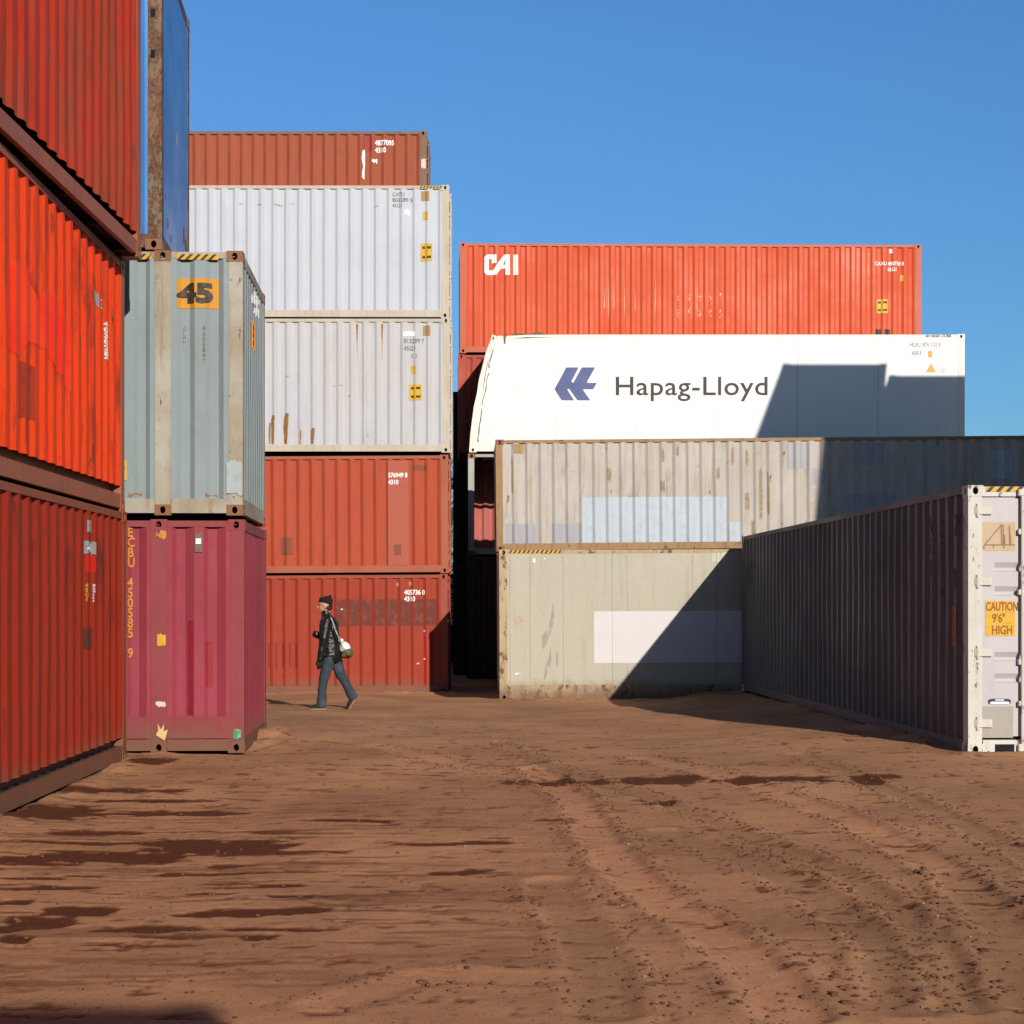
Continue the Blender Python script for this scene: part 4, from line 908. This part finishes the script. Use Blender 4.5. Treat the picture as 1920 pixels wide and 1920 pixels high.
# ------------------------------------------------------------------ loose clods and pebbles on the dirt
def make_clods():
    rnd = random.Random(12)
    ico = bmesh.new(); bmesh.ops.create_icosphere(ico, subdivisions=1, radius=1); iv = [v.co.copy() for v in ico.verts]; jf = [[v.index for v in f.verts] for f in ico.faces]; ico.free()
    dark = MB(); pale = MB()
    spots = []
    for pts, hw, dp, tone in TRACKS:
        gp = [g2(*p) for p in pts]
        for (a, b), (c_, d_) in zip(gp, gp[1:]):
            l = math.hypot(c_-a, d_-b)
            for _ in range(int(l*60)):
                t = rnd.random(); sgn = rnd.choice((-1, 1)); off = sgn*(hw*1.25+rnd.gauss(0, .05)); nx, ny = -(d_-b)/l, (c_-a)/l
                spots.append((a+(c_-a)*t+nx*off, b+(d_-b)*t+ny*off, rnd.uniform(.004, .014)*(1.6 if rnd.random() < .06 else 1)))
    for _ in range(5200):
        Y = 5.3+rnd.random()**1.6*16; X = rnd.uniform(-.33, .37)*Y*1.02
        if vnoise_ok(X, Y, rnd): spots.append((X, Y, rnd.uniform(.003, .010)*(2.0 if rnd.random() < .03 else 1)))
    for x0, x1, y, h in DAMP:
        for _ in range(2):
            X, Y = g2(rnd.uniform(x0, x1), y+rnd.uniform(-h, h)*1.1); spots.append((X, Y, rnd.uniform(.004, .014)))
    for X, Y, r in spots:
        z = gz(X, Y)
        if r < .009 and DAMPF(X, Y) > .5: continue
        tgt = pale if (rnd.random() < .015 and r < .012) else dark
        ax, ay, az = r*rnd.uniform(.7,1.5), r*rnd.uniform(.7,1.3), r*rnd.uniform(.5,.9)
        tgt.add([(X+v.x*ax*rnd.uniform(.8,1.2), Y+v.y*ay*rnd.uniform(.8,1.2), z+az*.35+v.z*az*rnd.uniform(.8,1.2)) for v in iv], jf)
    tag(dark.build('dirt_clods', plain('clod_brown', alb((92,60,42), GG), .95, worn=alb((60,38,27), GG), amt=.8, scale=3)), kind='stuff')
    tag(pale.build('pebbles', plain('pebble_grey', (.24,.19,.15,1), .8)), kind='stuff')
def vnoise_ok(X, Y, rnd):
    return float(fbm(np.array(X*1.3), np.array(Y*1.3), 2)) > rnd.uniform(.3, .7)
make_clods()

# ------------------------------------------------------------------ the walking person
def sphere_tpl(nu, nv):
    vs = [(0, 0, -1)]; fs = []
    for i in range(1, nv):
        p = math.pi*i/nv
        for k in range(nu): t = 2*math.pi*k/nu; vs.append((math.sin(p)*math.cos(t), math.sin(p)*math.sin(t), -math.cos(p)))
    vs.append((0, 0, 1)); top = len(vs)-1
    for k in range(nu):
        fs.append((0, 1+(k+1) % nu, 1+k)); fs.append((top, top-nu+k, top-nu+(k+1) % nu))
        for i in range(nv-2): a = 1+i*nu; fs.append((a+k, a+(k+1) % nu, a+nu+(k+1) % nu, a+nu+k))
    return [Vector(v) for v in vs], fs
SPA, SPB = sphere_tpl(12, 8), sphere_tpl(24, 16)
def capsule(bm, a, b, ra, rb=None, sy=1.0):
    """a tapered limb segment: a run of overlapping balls, later fused into one skin (sy stretches sideways)"""
    rb = ra if rb is None else rb; a = Vector(a); b = Vector(b); n = max(2, int((b-a).length/(min(ra, rb)*.3))+1)
    for i in range(n+1):
        t = i/n; c = a.lerp(b, t); r = ra+(rb-ra)*t
        bm.add([(c.x+v.x*r, c.y+v.y*r*sy, c.z+v.z*r) for v in SPA[0]], SPA[1])
def ellip(bm, c, r, tilt=0):
    m = Matrix.Translation(c) @ Matrix.Rotation(tilt, 4, 'Y') @ Matrix.Diagonal((r[0], r[1], r[2], 1))
    bm.add([m @ v for v in SPB[0]], SPB[1])
def fused(name, build, mat, parent, vox=.009, smooth=3, post=None):
    """solid shapes fused into one continuous skin"""
    bm = MB(); build(bm); me = bpy.data.meshes.new('tmp'); me.from_pydata([tuple(v) for v in bm.v], [], bm.f); me.update()
    o = bpy.data.objects.new('tmp', me); col.objects.link(o)
    rm = o.modifiers.new('r', 'REMESH'); rm.mode = 'VOXEL'; rm.voxel_size = vox
    sm = o.modifiers.new('m', 'SMOOTH'); sm.iterations = smooth; sm.factor = .6
    bpy.context.view_layer.update()
    nm = bpy.data.meshes.new_from_object(o.evaluated_get(bpy.context.evaluated_depsgraph_get()))
    bpy.data.objects.remove(o); bpy.data.meshes.remove(me)
    nm.name = name; nm.materials.clear(); nm.materials.append(mat)
    nm.polygons.foreach_set('use_smooth', [True]*len(nm.polygons))
    if post:
        for v in nm.vertices: v.co = post(v.co.copy())
    o = bpy.data.objects.new(name, nm); col.objects.link(o); o.parent = parent; return o
PX, PY = (600.6-CX)/119.0, 24.0
pz = min(gz(PX, PY), gz(PX+.4, PY))
pr = empty('person', (PX, PY, pz)); tag(pr, 'person in black knit hat, black leather jacket and jeans striding left past the containers', 'person')
skin_m = plain('skin', (.50,.26,.17,1), .5, worn=(.42,.20,.13,1), amt=.3)
def hand(bm, w, d, up, th, k=1.0):
    w = Vector(w); d = Vector(d).normalized(); up = Vector(up).normalized(); th = Vector(th).normalized()
    for q in range(4):
        o = th*(.024-.016*q); ln = (.068, .078, .072, .056)[q]
        a = w+d*.02+o*.7; b = w+d*.088+o
        capsule(bm, a, b, .0135*k, .0115*k)
        c = b+d*ln*.5-up*.012; e = c+d*ln*.4-up*.026
        capsule(bm, b, c, .0102*k, .0092*k); capsule(bm, c, e, .0090*k, .0080*k)
    a = w+d*.025+th*.016; b = a+(th*.8+d).normalized()*.045-up*.008; c = b+d*.030-up*.012
    capsule(bm, a, b, .014*k, .0115*k); capsule(bm, b, c, .011*k, .0092*k)
NW = (.01,-.225,.80); FW = (-.075,.02,1.19)
def body(bm):
    # head: skull, face wedge, jaw, nose, ears
    ellip(bm, (.075,0,1.665), (.096,.076,.10)); ellip(bm, (.045,0,1.61), (.070,.058,.075)); ellip(bm, (.018,0,1.565), (.036,.034,.034))
    capsule(bm, (-.022,0,1.645), (-.042,0,1.617), .008, .012); ellip(bm, (-.026,0,1.60), (.014,.016,.010))
    ellip(bm, (-.020,0,1.578), (.014,.022,.007)); ellip(bm, (-.019,0,1.660), (.014,.045,.009))
    for q in (-1, 1): ellip(bm, (.080,q*.074,1.62), (.020,.012,.032), -.2)
    capsule(bm, (.085,0,1.59), (.115,0,1.44), .053, .062)
    capsule(bm, (.125,0,1.36), (.165,0,.95), .12, .13, 1.25); capsule(bm, (.12,-.13,1.40), (.12,.13,1.40), .075)
    capsule(bm, (.12,-.16,1.40), (.075,-.225,1.12), .055, .042); capsule(bm, (.075,-.225,1.12), NW, .042, .026)
    capsule(bm, (.12,.16,1.40), (.035,.23,1.13), .055, .042); capsule(bm, (.035,.23,1.13), FW, .042, .026)
    hand(bm, NW, (-.10,.03,-1), (0,-1,0), (-1,0,0)); hand(bm, FW, (-.15,-.95,.05), (-.9,.2,.3), (-.2,-.1,1))
    capsule(bm, (.15,-.085,.90), (.055,-.085,.48), .095, .06); capsule(bm, (.055,-.085,.48), (.03,-.085,.08), .055, .036); capsule(bm, (.03,-.085,.05), (-.12,-.09,.035), .034, .026)
    capsule(bm, (.20,.085,.90), (.33,.085,.50), .095, .06); capsule(bm, (.33,.085,.50), (.50,.085,.20), .055, .036); capsule(bm, (.50,.085,.17), (.45,.085,.05), .034, .026)
fused('body', body, skin_m, pr, .006, 2)
def blob(name, c, r, mat, parent, seg=12):
    bm = MB(); ellip(bm, c, r)
    me = bpy.data.meshes.new(name); me.from_pydata([tuple(v) for v in bm.v], [], bm.f); me.update(); me.materials.append(mat); me.polygons.foreach_set('use_smooth', [True]*len(me.polygons))
    o = bpy.data.objects.new(name, me); col.objects.link(o); o.parent = parent; return o
M_EYE = plain('eye_dark', (.03,.02,.015,1), .3)
for s_y in (-1, 1):
    blob('eye', (-.013, s_y*.031, 1.640), (.009,.011,.007), M_EYE, pr); blob('eyebrow', (-.020, s_y*.032, 1.660), (.012,.018,.004), M_EYE, pr)
blob('mouth', (-.030, 0, 1.578), (.006,.016,.004), plain('lips', (.30,.11,.09,1), .5), pr)
blob('hair', (.125, 0, 1.60), (.052,.070,.055), plain('dark_hair', (.02,.013,.01,1), .7), pr)
M_HAT = plain('black_knit', (.006,.0055,.006,1), .95, worn=(.010,.009,.010,1), amt=.6, scale=60)
def hat(bm):
    ellip(bm, (.085,0,1.705), (.112,.088,.062), .35); ellip(bm, (.105,0,1.725), (.085,.072,.062)); capsule(bm, (.13,0,1.74), (.158,0,1.785), .05, .020)
    capsule(bm, (.14,0,1.71), (.15,0,1.60), .058, .040, 1.2); capsule(bm, (-.012,0,1.690), (.04,0,1.70), .018, .05, 1.5)
fused('knit_hat', hat, M_HAT, pr, .007, 2)
mJ, ntJ, pJ, LJ = newmat('black_leather')
pJ.inputs['Base Color'].default_value = (.008,.0075,.007,1); pJ.inputs['Roughness'].default_value = .42; pJ.inputs['Specular IOR Level'].default_value = .38
tcJ = ntJ.nodes.new('ShaderNodeTexCoord').outputs['Object']; bJ = ntJ.nodes.new('ShaderNodeBump'); bJ.inputs['Strength'].default_value = 1; bJ.inputs['Distance'].default_value = .02
LJ(noi(ntJ, mapped(ntJ, tcJ, (0,0,0), (1,1,.6)), 14, 3, .55), bJ.inputs['Height']); LJ(bJ.outputs[0], pJ.inputs['Normal'])
def jacket(bm):
    capsule(bm, (.135,0,1.33), (.14,0,1.15), .155, .165, 1.12); capsule(bm, (.14,0,1.15), (.155,0,.86), .165, .19, 1.05)
    capsule(bm, (.12,-.12,1.405), (.12,.12,1.405), .085); capsule(bm, (.105,0,1.42), (.088,0,1.525), .085, .066)
    capsule(bm, (.12,-.165,1.39), (.08,-.235,1.12), .078, .064); capsule(bm, (.08,-.235,1.12), (.015,-.228,.80), .066, .050)
    capsule(bm, (.12,.165,1.39), (.03,.235,1.13), .078, .064); capsule(bm, (.03,.235,1.13), (-.075,.06,1.18), .066, .055)
def crease(v):
    n = mnoise.noise(Vector((v.x*9, v.y*9, v.z*13))); return v+Vector((n*.010, n*.008, 0))
def cutlow(v):
    v = crease(v)
    if v.z < .75 and -.0 < v.x: v.z = .75+(v.z-.75)*.12
    return v
fused('leather_jacket', jacket, mJ, pr, .009, 2, cutlow)
M_GL = plain('black_glove', (.008,.0075,.0075,1), .6)
fused('glove', lambda bm: hand(bm, NW, (-.10,.03,-1), (0,-1,0), (-1,0,0), 1.22), M_GL, pr, .004, 1)
fused('glove', lambda bm: hand(bm, FW, (-.15,-.95,.05), (-.9,.2,.3), (-.2,-.1,1), 1.22), M_GL, pr, .004, 1)
M_JN = plain('blue_grey_denim', (.026,.038,.052,1), .85, worn=(.055,.075,.098,1), amt=.7, scale=4)
def jeans(bm):
    capsule(bm, (.17,0,.93), (.17,0,.86), .125, .13, 1.15)
    capsule(bm, (.155,-.085,.84), (.065,-.085,.50), .112, .082); capsule(bm, (.065,-.085,.50), (.035,-.085,.30), .078, .070); capsule(bm, (.035,-.085,.30), (.030,-.085,.09), .070, .082)
    capsule(bm, (.205,.085,.84), (.325,.085,.52), .112, .082); capsule(bm, (.325,.085,.52), (.42,.085,.35), .078, .070); capsule(bm, (.42,.085,.35), (.50,.085,.205), .070, .080)
fused('jeans', jeans, M_JN, pr, .009, 2, lambda v: v+Vector((mnoise.noise(Vector((v.x*14, v.y*14, v.z*10)))*.012, 0, 0)))
M_SH = plain('black_shoe', (.015,.013,.012,1), .5); M_SO = plain('tan_sole', (.26,.15,.09,1), .8)
def shoe(heel, toe, up):
    heel = Vector(heel); toe = Vector(toe); d = (toe-heel).normalized(); up = Vector(up).normalized()
    def sh(bm):
        capsule(bm, heel+up*.052+d*.045, heel+up*.05+d*.14, .043, .042); capsule(bm, heel+up*.05+d*.14, heel+d*.235+up*.036, .042, .032)
    s_ = fused('shoe', sh, M_SH, pr, .006, 2)
    mb = MB(); n = 18; ring = []; side = up.cross(d).normalized()
    for k in range(n):
        t = 2*math.pi*k/n; ring.append(heel+d*(.138+.145*math.cos(t))+side*(.046*math.sin(t)*(1+.15*math.cos(t))))
    mb.add([p for p in ring]+[p+up*.024 for p in ring], [tuple(range(n-1, -1, -1)), tuple(range(n, 2*n))]+[(k, (k+1) % n, n+(k+1) % n, n+k) for k in range(n)])
    mb.build('sole', M_SO, s_)
shoe((.10,-.09,.0), (-.17,-.09,.0), (0,0,1))
hv = Vector((.575,.085,.185)); tv = Vector((.455,.085,-.01)); dd = (tv-hv).normalized(); shoe(hv, tv, (dd.z, 0, -dd.x))
bg_r = empty('shoulder_bag', (PX+.405, PY-.05, pz+.95)); tag(bg_r, 'white and olive shoulder bag hanging at the back of the walking person', 'bag')
mBg = plain('white_vinyl', (.80,.79,.77,1), .35, worn=(.6,.6,.6,1), amt=.3, scale=10); mOl = plain('olive_canvas', (.11,.09,.05,1), .8)
def lump(v): return v+Vector((1, 1, 1))*mnoise.noise(v*11)*.016
fused('upper_shell', lambda bm: ellip(bm, (-.01,0,.03), (.095,.125,.085), .5), mBg, bg_r, .008, 1, lump)
fused('lower_pouch', lambda bm: (ellip(bm, (.03,-.01,-.055), (.090,.135,.085), .4), ellip(bm, (-.01,-.01,-.10), (.07,.11,.05))), mOl, bg_r, .008, 1, lump)
fused('side_pocket', lambda bm: ellip(bm, (-.075,-.03,.135), (.038,.034,.034)), mBg, bg_r, .006, 1, lump)
mb = MB(); sp = [(-.22,-.20,.50), (-.18,-.235,.42), (-.14,-.245,.30), (-.10,-.22,.20), (-.075,-.12,.13)]
for p, q in zip(sp, sp[1:]): mb.tube(p, q, .013, n=6)
mb.build('strap', plain('grey_strap', (.33,.32,.31,1), .5), bg_r, True)
